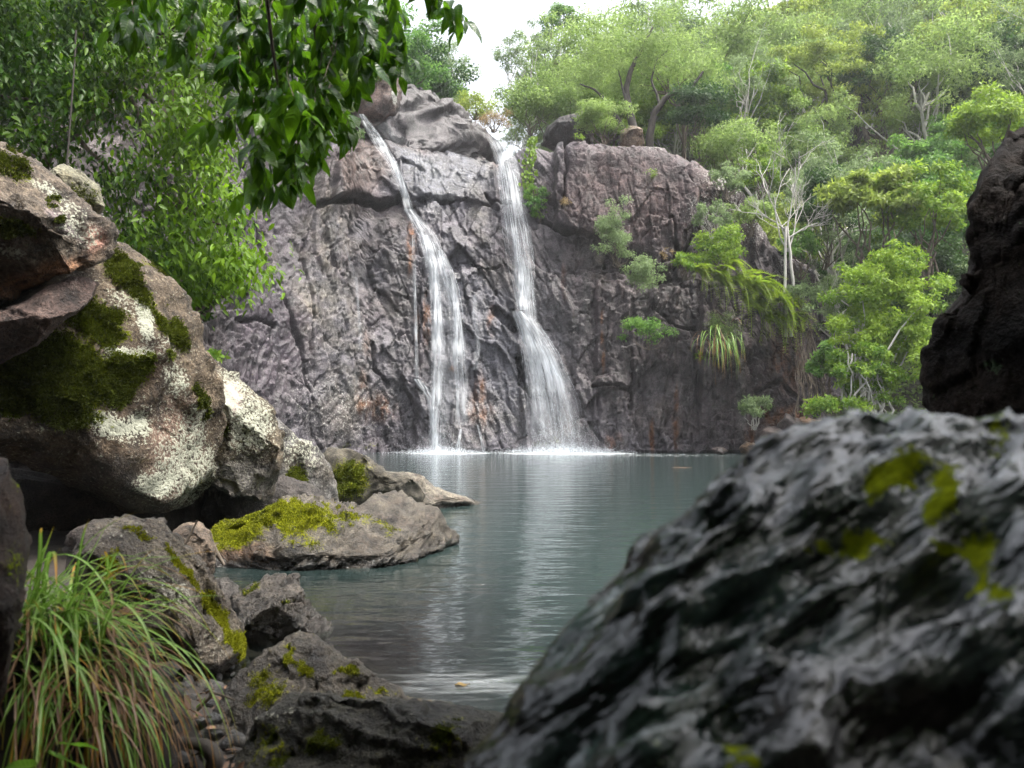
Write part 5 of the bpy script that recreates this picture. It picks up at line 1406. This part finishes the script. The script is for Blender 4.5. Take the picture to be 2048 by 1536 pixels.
def grass_tuft():
    rng = np.random.default_rng(91)
    b = at(85, 1235, 1.95)
    t = thing('grass_tuft', 'tuft of long arching green and dry grass at the lower left', 'grass', b)
    for i in range(300):
        dry = i % 100 > 66
        az = rng.normal(-0.6, 0.8) if i % 3 else rng.uniform(-2.2, 1.2)
        el = rng.uniform(0.25, 1.40) if not dry else rng.uniform(-0.2, 0.9)
        p0 = np.array([rng.normal(0, 0.07), rng.normal(0, 0.08), rng.uniform(-0.14, 0.03)])
        L = rng.uniform(0.22, 0.47) * (0.9 if dry else 1.0)
        d = (math.cos(az) * math.cos(el), math.sin(az) * math.cos(el), math.sin(el))
        m = blade_mesh(p0, d, L, rng.uniform(0.0055, 0.0115) * (0.7 if dry else 1), rng.uniform(3.0, 7.5) * (1.25 if dry else 1), rng)
        obj('blade', m, M['blade_dry' if dry else 'blade'], t)
    bag, uvs = Bag(), []
    for i in range(160):
        az = rng.normal(-0.7, 0.9); el = rng.uniform(0.1, 1.35)
        d = (math.cos(az) * math.cos(el), math.sin(az) * math.cos(el), math.sin(el))
        m = blade_mesh((rng.normal(0, 0.08), rng.normal(0, 0.08), rng.uniform(-0.16, 0.02)), d, rng.uniform(0.15, 0.42), rng.uniform(0.003, 0.006), rng.uniform(4, 9), rng, n=9)
        bag.add(np.array([v.co[:] for v in m.vertices]), np.array([p.vertices[:] for p in m.polygons]))
        uvs.append(np.stack([np.tile([0, 0.5, 1.0], 10), np.repeat(np.linspace(0, 1, 10), 3)], 1)); bpy.data.meshes.remove(m)
    m = bag.mesh('fine_blades'); uvmap(m, np.concatenate(uvs), np.concatenate(bag.F))
    obj('fine_blades', m, M['blade'], t)['kind'] = 'stuff'
    # a skirt of dead blades lying on the bank below
    b2 = at(80, 1385, 1.88)
    t2 = thing('grass_tuft', 'skirt of dead brown grass hanging below the green tuft at the lower left corner', 'grass', b2)
    for i in range(290):
        dry = i % 5 > 1
        az = rng.uniform(-1.8, 0.3)
        p0 = np.array([rng.uniform(-0.14, 0.20), rng.normal(0, 0.06), rng.uniform(-0.04, 0.10)])
        el = rng.uniform(-0.3, 0.8)
        d = (math.cos(az) * math.cos(el), math.sin(az) * math.cos(el), math.sin(el))
        obj('blade', blade_mesh(p0, d, rng.uniform(0.20, 0.42), rng.uniform(0.003, 0.0065), rng.uniform(6, 11), rng), M['blade_dry' if dry else 'blade'], t2)
    b3 = at(1440, 675, 28.3)
    t3 = thing('grass_tuft', 'long hanging grass tussock below the ferns on the cliff', 'grass', b3)
    for i in range(90):
        az = rng.uniform(-2.6, -0.4); el = rng.uniform(-0.3, 0.9)
        d = (math.cos(az) * math.cos(el), math.sin(az) * math.cos(el), math.sin(el))
        obj('blade', blade_mesh((rng.normal(0, 0.3), 0, rng.normal(0, 0.2)), d, rng.uniform(0.8, 1.7), rng.uniform(0.02, 0.035), rng.uniform(2.0, 4.5), rng), M['blade_dry' if i % 4 == 0 else 'blade'], t3)
grass_tuft()

# ------------------------------------------------------------------ big leaves of the near tree
def big_leaf(L, W, bend, fold, seed):
    rng = np.random.default_rng(seed)
    n = 7
    t = np.linspace(0, 1, n + 1)
    w = W * np.sin(np.pi * np.clip(t, 0, 1) ** 0.80) ** 0.85 * (1 - 0.25 * t); w[-1] = 0.0006; w[0] = 0.002
    a = bend * t
    x = np.cumsum(np.r_[0, np.cos(a[1:])]) * L / n; z = -np.cumsum(np.r_[0, np.sin(a[1:])]) * L / n
    V = []
    for i in range(n + 1):
        for s_ in (-1, -0.55, 0, 0.55, 1):
            V.append((x[i], s_ * w[i] / 2, z[i] + abs(s_) * w[i] * fold + 0.004 * math.sin(9 * t[i] + 3 * s_ + seed) * abs(s_)))
    idx = np.arange((n + 1) * 5).reshape(n + 1, 5)
    F = np.stack([idx[:-1, :-1], idx[:-1, 1:], idx[1:, 1:], idx[1:, :-1]], -1).reshape(-1, 4)
    m = np_mesh('leaf', np.array(V), F)
    UV = np.stack([np.tile([0, .25, .5, .75, 1], n + 1), np.repeat(t, 5)], 1)
    uvmap(m, UV, F)
    return m
def big_leaf_material(name, a, b, back, trans=0.35):
    k = NT(name)
    u = k.n('SeparateXYZ', {0: k.n('UVMap').outputs[0]})
    x = k.math('ABSOLUTE', k.math('SUBTRACT', u.outputs[0], 0.5))
    oi = k.n('ObjectInfo').outputs['Random']
    c = k.mix(oi, a, b)
    rib = k.n('MapRange', {0: x, 1: 0.015, 2: 0.05, 3: 0.6, 4: 0.0}).outputs[0]
    vein = k.math('SINE', k.math('MULTIPLY', k.math('SUBTRACT', u.outputs[1], k.math('MULTIPLY', x, 0.35)), 55.0))
    c = k.mix(rib, c, back)
    bp = k.n('Bump', {'Strength': 0.25, 'Distance': 0.002, 'Height': vein}).outputs[0]
    p = k.n('BsdfPrincipled', {'Base Color': c, 'Roughness': 0.32, 'Specular IOR Level': 0.36, 'Normal': bp})
    tr = k.n('BsdfTranslucent', {'Color': k.mix(0.5, c, tuple(min(1, v * 2.2) for v in b))})
    return k.surf(k.n('MixShader', {0: trans, 1: p.outputs[0], 2: tr.outputs[0]}).outputs[0])
M['big_leaf'] = big_leaf_material('hanging big leaf', (0.012, 0.050, 0.003), (0.085, 0.190, 0.006), (0.11, 0.22, 0.02), 0.42)
M['big_leaf_bright'] = big_leaf_material('bright big leaf', (0.07, 0.19, 0.012), (0.14, 0.28, 0.02), (0.2, 0.3, 0.06))
M['leaf_tan'] = big_leaf_material('tan floating leaf', (0.14, 0.095, 0.03), (0.18, 0.12, 0.04), (0.2, 0.14, 0.05), 0.1)
M['litter'] = big_leaf_material('fallen leaf', (0.12, 0.055, 0.03), (0.30, 0.18, 0.12), (0.35, 0.22, 0.14), 0.1)
LEAF = [big_leaf(0.105, 0.047, 0.55 + 0.15 * i, 0.10 + 0.03 * (i % 3), i) for i in range(6)]
for m in LEAF: m.materials.append(M['big_leaf'])

def near_tree():
    rng = np.random.default_rng(93)
    b = Vector((-3.6, 0.4, 0.3))
    t = thing('overhanging_tree', 'tree overhanging the camera, its big dark leaves dangling at the top', 'tree', b)
    bv = np.array(b)
    bag = Bag()
    main = wiggle((0, 0, -0.5), (1.2, 1.2, 4.6), 12, 0.06, rng)
    bag.tube(main, np.linspace(0.17, 0.06, 12), 8)
    Y = 3.0
    tw = [[(560, -60), (545, 60), (560, 180), (590, 290), (612, 385)], [(640, -60), (650, 90), (640, 210), (600, 320), (540, 370), (500, 372)], [(470, -60), (480, 80), (500, 170), (470, 235), (428, 250)],
          [(700, -60), (692, 80), (672, 190), (662, 290), (650, 350)], [(760, -60), (800, 20), (826, 75), (815, 125)], [(840, -60), (885, 10), (925, 40)], [(730, -60), (745, 40), (790, 95), (800, 130)],
          [(560, 180), (525, 245), (490, 290), (478, 340)], [(600, -60), (610, 60), (590, 150), (620, 250), (680, 300)], [(520, -60), (500, 30), (440, 90), (420, 140)], [(640, 210), (690, 230), (705, 275)],
          [(410, -60), (395, 20), (360, 70), (330, 90)], [(340, -60), (320, 20), (280, 60)], [(250, -60), (240, 10), (200, 40)], [(670, 190), (620, 270), (610, 330), (585, 350)], [(780, -60), (740, 60), (700, 110), (690, 160)],
          [(500, 170), (560, 240), (575, 320)], [(640, 60), (580, 110), (545, 160), (520, 200)], [(700, -60), (720, 30), (770, 70)], [(690, 80), (640, 130), (610, 200)], [(560, 60), (500, 110), (470, 150)]]
    cand = []
    tips = []
    for w in tw:
        dz = rng.uniform(-0.25, 0.3)
        q = resample(w, 24)
        pts = np.array([at(x, y, Y + dz + 0.12 * math.sin(i * 0.4 + dz * 9))[:] for i, (x, y) in enumerate(q)]) - bv
        pts += np.cumsum(rng.normal(0, 0.006, pts.shape), 0)
        bag.tube(pts, np.linspace(0.0024, 0.0010, 24), 5)
        tips.append(pts[0])
        Ltot = np.linalg.norm(np.diff(pts, axis=0), axis=1).sum()
        k = int(Ltot / 0.017)
        for j in range(k):
            f = (j + rng.uniform(0.2, 0.8)) / k * 23
            i0 = min(22, int(f)); pp = pts[i0] * (1 - f + i0) + pts[i0 + 1] * (f - i0)
            _, sy = project((pp + bv)[None])
            if sy[0] < -70: continue
            cand.append((float(sy[0]), pp + rng.normal(0, 0.012, 3)))
    cand.sort(key=lambda c: -c[0])
    rest = []
    for i, (sy, pp) in enumerate(cand):
        lm_ = LEAF[int(rng.integers(0, 6))]
        s_ = rng.uniform(0.62, 1.25)
        rot = Matrix.Rotation(rng.uniform(0, 6.28), 4, 'Z') @ Matrix.Rotation(rng.uniform(0.15, 1.25), 4, 'Y') @ Matrix.Rotation(rng.normal(0, 0.5), 4, 'X')
        mw = Matrix.Translation(pp) @ rot @ Matrix.Diagonal((s_, s_ * rng.uniform(0.85, 1.15), s_, 1))
        if i < 298:
            o = obj('leaf', lm_, None, t); o.matrix_local = mw
        else:
            v = np.array([x.co[:] for x in lm_.vertices]) @ np.array(mw.to_3x3()).T + np.array(mw.translation)
            rest.append((v, np.array([p.vertices[:] for p in lm_.polygons])))
    if rest:
        n0 = len(rest[0][0])
        m = np_mesh('leaves', np.concatenate([v for v, f in rest]), np.concatenate([f + i * n0 for i, (v, f) in enumerate(rest)]))
        fa = np.concatenate([f + i * n0 for i, (v, f) in enumerate(rest)])
        uvmap(m, np.tile(np.stack([np.tile([0, .25, .5, .75, 1], 8), np.repeat(np.linspace(0, 1, 8), 5)], 1), (len(rest), 1)), fa)
        obj('leaves', m, M['big_leaf'], t)['kind'] = 'stuff'
    for p in tips:
        j = int(rng.integers(7, 12))
        bag.tube(wiggle(main[j], p + np.array([0, -0.2, 0.35]), 9, 0.06, rng), np.linspace(0.035, 0.009, 9), 6)
        bag.tube(np.array([p + np.array([0, -0.2, 0.35]), p + np.array([0, -0.08, 0.12]), p]), [0.009, 0.006, 0.0036], 5)
    # unseen crown added above and behind the camera to shade the foreground
    n = 14000
    C = np.stack([rng.uniform(-4.5, 4.0, 60), rng.uniform(-5.5, 1.4, 60), rng.uniform(3.0, 5.4, 60)], 1)
    C[:, 2] = np.maximum(C[:, 2], CAM_H + 0.85 * np.maximum(C[:, 1], 0) + 1.6)
    for c in C[::3]:
        bag.tube(wiggle(main[int(rng.integers(6, 12))], c - bv, 9, 0.06, rng), np.linspace(0.04, 0.01, 9), 5)
    ci = rng.integers(0, 60, n)
    P = C[ci] + rng.normal(0, 0.38, (n, 3)) * np.array([1, 1, 0.55]) - bv
    N = norm(rng.normal(0, 0.5, (n, 3)) + np.array([0, 0, 1])); D = norm(np.cross(N, rng.normal(0, 1, (n, 3))) + np.array([0, 0, -0.4]))
    o = obj('crown', leaf_quads(P, D, N, rng.uniform(0.24, 0.40, n), rng.uniform(0.14, 0.22, n), rng.uniform(0.2, 0.8, n), 'crown'), LM['hang'], t)
    br = obj('branches', bag.mesh('branches'), M['bark_brown'], t)
    for o in [c for c in t.children if c.name.startswith('lea')]: o.parent = br      # leaves hang on the branches
near_tree()

def left_tree():
    """the glossy leaved tree leaning over the boulders"""
    rng = np.random.default_rng(95)
    poly = np.array([(-80, -60), (600, -60), (560, 60), (500, 150), (455, 250), (440, 330), (470, 430), (500, 490), (490, 560), (455, 610), (400, 620), (340, 580), (300, 540), (225, 455), (205, 380), (110, 330), (0, 285), (-80, 280)], float)
    def inside(x, y):
        c = False
        for i in range(len(poly)):
            x0, y0 = poly[i]; x1, y1 = poly[i - 1]
            if (y0 > y) != (y1 > y) and x < (x1 - x0) * (y - y0) / (y1 - y0) + x0: c = not c
        return c
    b = at(40, 420, 10.0)
    t = thing('leaning_tree', 'leaning glossy leaved tree above the piled boulders on the left', 'tree', b)
    bv = np.array(b)
    cl = []
    while len(cl) < 300:
        x, y = rng.uniform(-80, 600), rng.uniform(-60, 620)
        if not inside(x, y): continue
        if abs(x - 230) < 90 and abs(y - 285) < 42 and rng.random() < 0.85: continue
        if x > 380 and y < 240 and rng.random() < 0.35: continue
        if x < 160 and y > 150 and rng.random() < 0.2: continue
        cl.append((x, y, rng.uniform(9.0, 10.8)))
    cl = np.array(cl)
    C = np.array([at(*c)[:] for c in cl])
    n = 23000
    ci = rng.integers(0, len(cl), n)
    q = rng.normal(0, 1, (n, 3)) * np.array([0.19, 0.22, 0.15])
    P = C[ci] + q - bv
    N = norm(rng.normal(0, 0.5, (n, 3)) + np.array([0.25, -0.35, 0.9]))
    D = norm(np.cross(N, rng.normal(0, 1, (n, 3))) + np.array([0.2, -0.1, -0.8]))
    L = rng.uniform(0.06, 0.115, n)
    ct = rng.normal(0, 0.15, len(cl))
    right = np.clip((cl[ci, 0] - 250) / 400, -0.3, 0.4)  # leaf tint rises to the right: the lit side painted into the colour
    o = obj('crown', leaf_six(P, D, N, L, L * rng.uniform(0.44, 0.60, n), np.clip(0.26 + 0.75 * right + ct[ci] + rng.normal(0, .17, n), 0, 1), 'crown', droop=0.25), LM['glossy'], t)
    bag = Bag()
    paths = [[(60, 470), (90, 310), (150, 270), (200, 215), (240, 165), (250, 120)], [(240, 165), (270, 200), (290, 255), (340, 300)], [(240, 165), (300, 195), (360, 250)], [(150, 270), (230, 345), (310, 355), (370, 420)], [(100, 300), (60, 200), (0, 190)], [(150, 270), (130, 150), (170, 60)], [(250, 120), (330, 60), (420, 20)], [(310, 355), (400, 430), (460, 450)], [(300, 540), (390, 570), (440, 590)]]
    for k, pp in enumerate(paths):
        qq = resample(pp, 18)
        pts = np.array([at(x, y, 9.9 + 0.2 * math.sin(i * 0.5 + k))[:] for i, (x, y) in enumerate(qq)]) - bv + np.cumsum(rng.normal(0, 0.008, (18, 3)), 0)
        bag.tube(pts, np.linspace(0.07 if k == 0 else 0.03, 0.012, 18), 7)
    for c in C[::4]:
        s0 = at(*[(240, 165, 9.9), (310, 355, 9.9), (150, 270, 9.9), (330, 60, 9.9)][int(rng.integers(0, 4))])
        if (Vector(c) - s0).length < 1.3: bag.tube(wiggle(np.array(s0) - bv, c - bv, 8, 0.08, rng), np.linspace(0.010, 0.003, 8), 4)
    obj('branches', bag.mesh('branches'), M['bark_brown'], t)
    # a darker, finer leaved tree behind it
    bush('tree', 'dark fine leaved tree in the shade at the upper left corner', 60, 120, 190, 170, 12.5, 'shade', 18000, 0.10, 401, cat='tree', base=(-40, 420), clumps=80, spread=0.25, skirt=-0.9, shell=0.2, r=0.05, bark='bark_dark')
    bush('tree', 'mid green tree behind the dangling leaves, against the left cliff', 400, 40, 170, 110, 14.0, 'shade', 11000, 0.09, 402, cat='tree', base=(330, 260), clumps=60, spread=0.2, skirt=-0.9, shell=0.2, r=0.05)
    bush('bush', 'leafy shrub low at the foot of the left cliff, behind the biggest boulder', 400, 560, 70, 60, 12.0, 'shade', 5000, 0.085, 403, base=(380, 650), clumps=40, spread=0.28, skirt=-0.9)
    v = thing('vine', 'thin straight hanging vine in front of the dark tree at upper left', 'vine', at(134, 335, 8.6))
    bag = Bag(); bag.tube(np.array([(at(x, y, 8.6) - v.location)[:] for x, y in ((152, 60), (149, 130), (143, 210), (137, 290), (132, 340))]), np.full(5, 0.010), 5)
    obj('stem', bag.mesh('stem'), M['bark_dark'], v)
left_tree()

def vine_curtain():
    rng = np.random.default_rng(97)
    b = on_cliff(1062, 280, 0.1)
    t = thing('vine', 'strip of heart leaved creeper hanging beside the right waterfall', 'vine', b)
    m = leaf_six(np.zeros((1, 3)), np.array([[0.2, -0.3, -1.0]]), np.array([[0, -1, 0.25]]), np.array([0.17]), np.array([0.14]), np.array([0.45]), 'leaf', 0.1, 0.1)
    m.materials.append(LM['bright'])
    for i in range(260):
        y = rng.uniform(272, 395); w = 6 + 12 * (y - 272) / 60 if y < 330 else 18 - 6 * (y - 330) / 60
        x = np.interp(y, [272, 330, 390], [1066, 1056, 1056]) + rng.normal(0, w * 0.5)
        o = obj('leaf', m, None, t)
        o.location = on_cliff(x, y, rng.uniform(0.08, 0.28)) - b
        o.rotation_euler = (rng.normal(0, 0.35), rng.normal(0, 0.4), rng.normal(0, 0.5)); s_ = rng.uniform(0.6, 1.15); o.scale = (s_,) * 3
    bag = Bag()
    for k in range(4):
        pts = np.array([(on_cliff(1066 - 3 * i + rng.normal(0, 4), 272 + i * 14, 0.08) - b)[:] for i in range(9)])
        bag.tube(pts, np.full(9, 0.012), 4)
    st = obj('stems', bag.mesh('stems'), M['bark_brown'], t)
    for o in [c for c in t.children if c.name.startswith('leaf')]: o.parent = st
    bush('bush', 'soft green scrub trailing below the creeper beside the right waterfall', 1072, 405, 24, 44, cliff_depth(1070, 400) - 0.2, 'mid', 1800, 0.09, 233, base=(1070, 380), clumps=22, skirt=-0.95, shell=0.2)
vine_curtain()

# ------------------------------------------------------------------ foreground litter
def scatter_litter():
    rng = np.random.default_rng(98)
    n = 900
    X = rng.uniform(-1.6, 0.1, n); Y = rng.uniform(1.4, 3.2, n)
    ok = X < shore_x(Y) - 0.05
    X, Y = X[ok], Y[ok]; n = len(X)
    P = np.stack([X, Y, bank_z(X, Y)], 1); P[:, 2] += 0.05 * fbm(P, 2.4, 5, 81) + rng.uniform(0.0, 0.02, n)
    N = norm(rng.normal(0, 0.35, (n, 3)) + np.array([0, 0, 1])); D = norm(np.cross(N, rng.normal(0, 1, (n, 3))))
    L = rng.uniform(0.025, 0.08, n)
    o = obj('leaf_litter', leaf_six(P, D, N, L, L * 0.4, rng.uniform(0, 1, n), 'leaf_litter', 0.1, 0.2), LM['litter'])
    tag(o, 'scattered brown leaf litter on the dark bank at the lower left', 'leaf litter', kind='stuff')
    n = 500
    X = rng.uniform(-1.5, 0.0, n); Y = rng.uniform(1.5, 4.6, n)
    ok = X < shore_x(Y) + 0.15; X, Y = X[ok], Y[ok]; n = len(X)
    V0, F0 = ico(2)
    P = np.stack([X, Y, bank_z(X, Y)], 1); s_ = rng.uniform(0.008, 0.035, n)
    Vs = V0[None] * (1 + 0.35 * rng.normal(0, 1, (n, len(V0), 1)).clip(-1, 1) * 0.6) * s_[:, None, None] * rng.uniform(0.6, 1.3, (n, 1, 3)) + P[:, None, :]
    m = np_mesh('gravel', Vs.reshape(-1, 3), (F0[None] + (np.arange(n) * len(V0))[:, None, None]).reshape(-1, 3), smooth=False)
    k = len(m.vertices)
    attr(m, 'col', np.repeat(rng.uniform(0.015, 0.05, (n, 1)) * np.array([[1.05, 1, 0.95]]), len(V0), 0)); attr(m, 'moss', np.full(k, -0.5)); attr(m, 'lich', np.full(k, -0.3)); attr(m, 'wet', np.full(k, 0.5))
    o = obj('gravel', m, M['near']); tag(o, 'dark wet gravel along the near left bank', 'gravel', kind='stuff')
scatter_litter()
def litter():
    rng = np.random.default_rng(99)
    lm = [big_leaf(0.10, 0.034, b_, 0.12, 50 + i) for i, b_ in enumerate((0.3, 0.9, -0.5))]
    for m in lm: m.materials.append(M['litter'])
    spots = [(335, 1440, 'curled pale brown fallen leaf at the foot of the grass'), (352, 1470, 'long fallen leaf pointing down beside the dark root'), (372, 1415, 'tan fallen leaf lying highest behind the grass'), (300, 1500, 'pinkish fallen leaf half under the grass'), (255, 1478, 'pale fallen leaf beneath the dry grass blades'),
             (420, 1510, 'reddish fallen leaf at the edge of the flat slab'), (390, 1440, 'small brown fallen leaf next to the wet pebbles'), (240, 1520, 'flat brown fallen leaf at the bottom edge'), (330, 1520, 'brown fallen leaf under the twig at the bottom edge'), (180, 1500, 'fallen leaf in the shade of the grass skirt')]
    for i, (x, y, lb) in enumerate(spots):
        Y = 2.05 + 0.02 * (1500 - y) / 10 * 0.3
        p = at(x, y, Y)
        o = obj('fallen_leaf', lm[i % 3], None, loc=p)
        o.rotation_euler = (rng.normal(0, 0.5), rng.normal(0.1, 0.4), rng.uniform(0, 6.28))
        s_ = rng.uniform(0.7, 1.1); o.scale = (s_,) * 3
        tag(o, lb, 'leaf', 'fallen leaves on the bank')
    y_ = obj('fallen_leaf', big_leaf(0.05, 0.02, 0.2, 0.1, 70), M['big_leaf_bright'], loc=at(392, 1432, 2.2)); y_.rotation_euler = (0.3, -1.2, 0.5)
    tag(y_, 'small yellow green leaf standing among the brown litter', 'leaf', 'fallen leaves on the bank')
    r_ = thing('root', 'smooth dark root curving along the ground at the bottom edge', 'root', at(370, 1510, 2.0))
    bag = Bag(); pts = np.array([(at(x, y, 2.0) - r_.location)[:] for x, y in ((300, 1440), (305, 1475), (330, 1492), (370, 1485), (410, 1490), (432, 1515), (425, 1545))])
    pts = smooth_curve(pts, 30); bag.tube(pts, 0.017 + 0.004 * np.sin(np.linspace(0, 9, 30)), 10)
    obj('bark', bag.mesh('bark'), M['bark_dark'], r_)
    for i, (pp, lb) in enumerate([(((230, 1530), (330, 1528), (420, 1500)), 'thin brown twig lying across the bottom edge'), (((395, 1420), (430, 1385), (470, 1400)), 'thin arching twig against the dark hollow'), (((330, 1120), (370, 1090), (395, 1040)), 'bare forked twig leaning on the small squarish rock'), (((412, 1065), (430, 1100), (448, 1130)), 'brown bark strip slanting into the inlet')]):
        dd = 2.0 if i < 2 else (4.4 if i == 2 else 5.2)
        o_ = at(*pp[0], dd)
        bag = Bag(); q = smooth_curve(np.array([(at(x, y, dd) - o_)[:] for x, y in pp]), 14); bag.tube(q, np.linspace(0.005, 0.002, 14) * (1 if i < 2 else 2.2 if i == 2 else 5), 5)
        w_ = obj('twig', bag.mesh('twig'), M['bark_brown'], loc=o_); tag(w_, lb, 'twig')
    b = at(90, 1545, 1.5)
    t = thing('seedling', 'seedling with broad bright green leaves at the lower left corner', 'seedling', b)
    lf = big_leaf(0.105, 0.042, 0.25, 0.08, 80); lf.materials.append(M['big_leaf_bright'])
    bag = Bag()
    for x, y, rz, ry, s_ in ((118, 1488, -0.05, -0.05, 0.75), (95, 1505, -0.25, 0.15, 1.05), (75, 1530, 3.0, 0.1, 0.8), (130, 1545, -0.1, 0.25, 1.0)):
        o = obj('leaf', lf, None, t); o.location = at(x, y, 1.5) - b; o.rotation_euler = (-0.55, ry, rz); o.scale = (s_,) * 3
        bag.tube(wiggle((0, 0, -0.06), np.array(o.location), 6, 0.05, rng), np.full(6, 0.0018), 5)
    st = obj('stem', bag.mesh('stem'), M['bark_brown'], t)
    for o in [c for c in t.children if c.name.startswith('leaf')]: o.parent = st
    pebbles = [(395, 1450, 24, 14, 'angular wet pebble beside the peaked rock'), (420, 1470, 26, 14, 'flat wet pebble between the root and the slab'), (370, 1460, 18, 12, 'small dark pebble in the litter'), (430, 1440, 18, 14, 'dark pebble at the foot of the peaked rock'), (405, 1530, 30, 14, 'mossy pebble at the bottom edge by the slab')]
    for i, (x, y, rx, ry, lb) in enumerate(pebbles):
        an = np.linspace(0, 2 * math.pi, 9)[:-1]; rg = np.random.default_rng(700 + i)
        boulder('pebble', lb, [(x + rx * math.cos(a) * rg.uniform(.75, 1.2), y - ry * math.sin(a) * rg.uniform(.75, 1.2)) for a in an], 2.15, rx / FPX * 2.1, seed=710 + i, level=4, mat_='near', col=(0.06, 0.06, 0.062), col2=(0.04, 0.038, 0.036), wet=0.6, cat='pebble')
    p = at(905, 1352, 3.1)
    o = obj('floating_leaf', big_leaf(0.06, 0.035, 0.0, 0.02, 90), M['leaf_tan'], loc=(p.x, p.y + 0.12, 0.006)); tag(o, 'yellow brown leaf floating by the foam swirl', 'leaf')
    o = obj('floating_leaf', big_leaf(0.5, 0.2, 0.0, 0.02, 91), M['litter'], loc=(at(1350, 935, 19).x, 19.4, 0.006)); tag(o, 'tan leaf floating far out on the pool', 'leaf')
litter()

# ------------------------------------------------------------------ moist air
def haze():
    bm = bmesh.new()
    bmesh.ops.create_cube(bm, size=1.0)
    for v in bm.verts:
        v.co = Vector((v.co.x * 260 + 20, v.co.y * 190 + 75, (v.co.z + 0.5) * 105 - 2.5))
    m = bpy.data.meshes.new('haze'); bm.to_mesh(m); bm.free()
    k = NT('moist air')
    pv = k.n('VolumePrincipled', {'Color': (0.94, 0.97, 1.0, 1), 'Density': 0.0007, 'Anisotropy': 0.2})
    k.t.links.new(pv.outputs[0], k.out.inputs['Volume'])
    tag(obj('haze', m, k.m), 'thin pale moist air over the gorge', 'haze', kind='stuff')
haze()
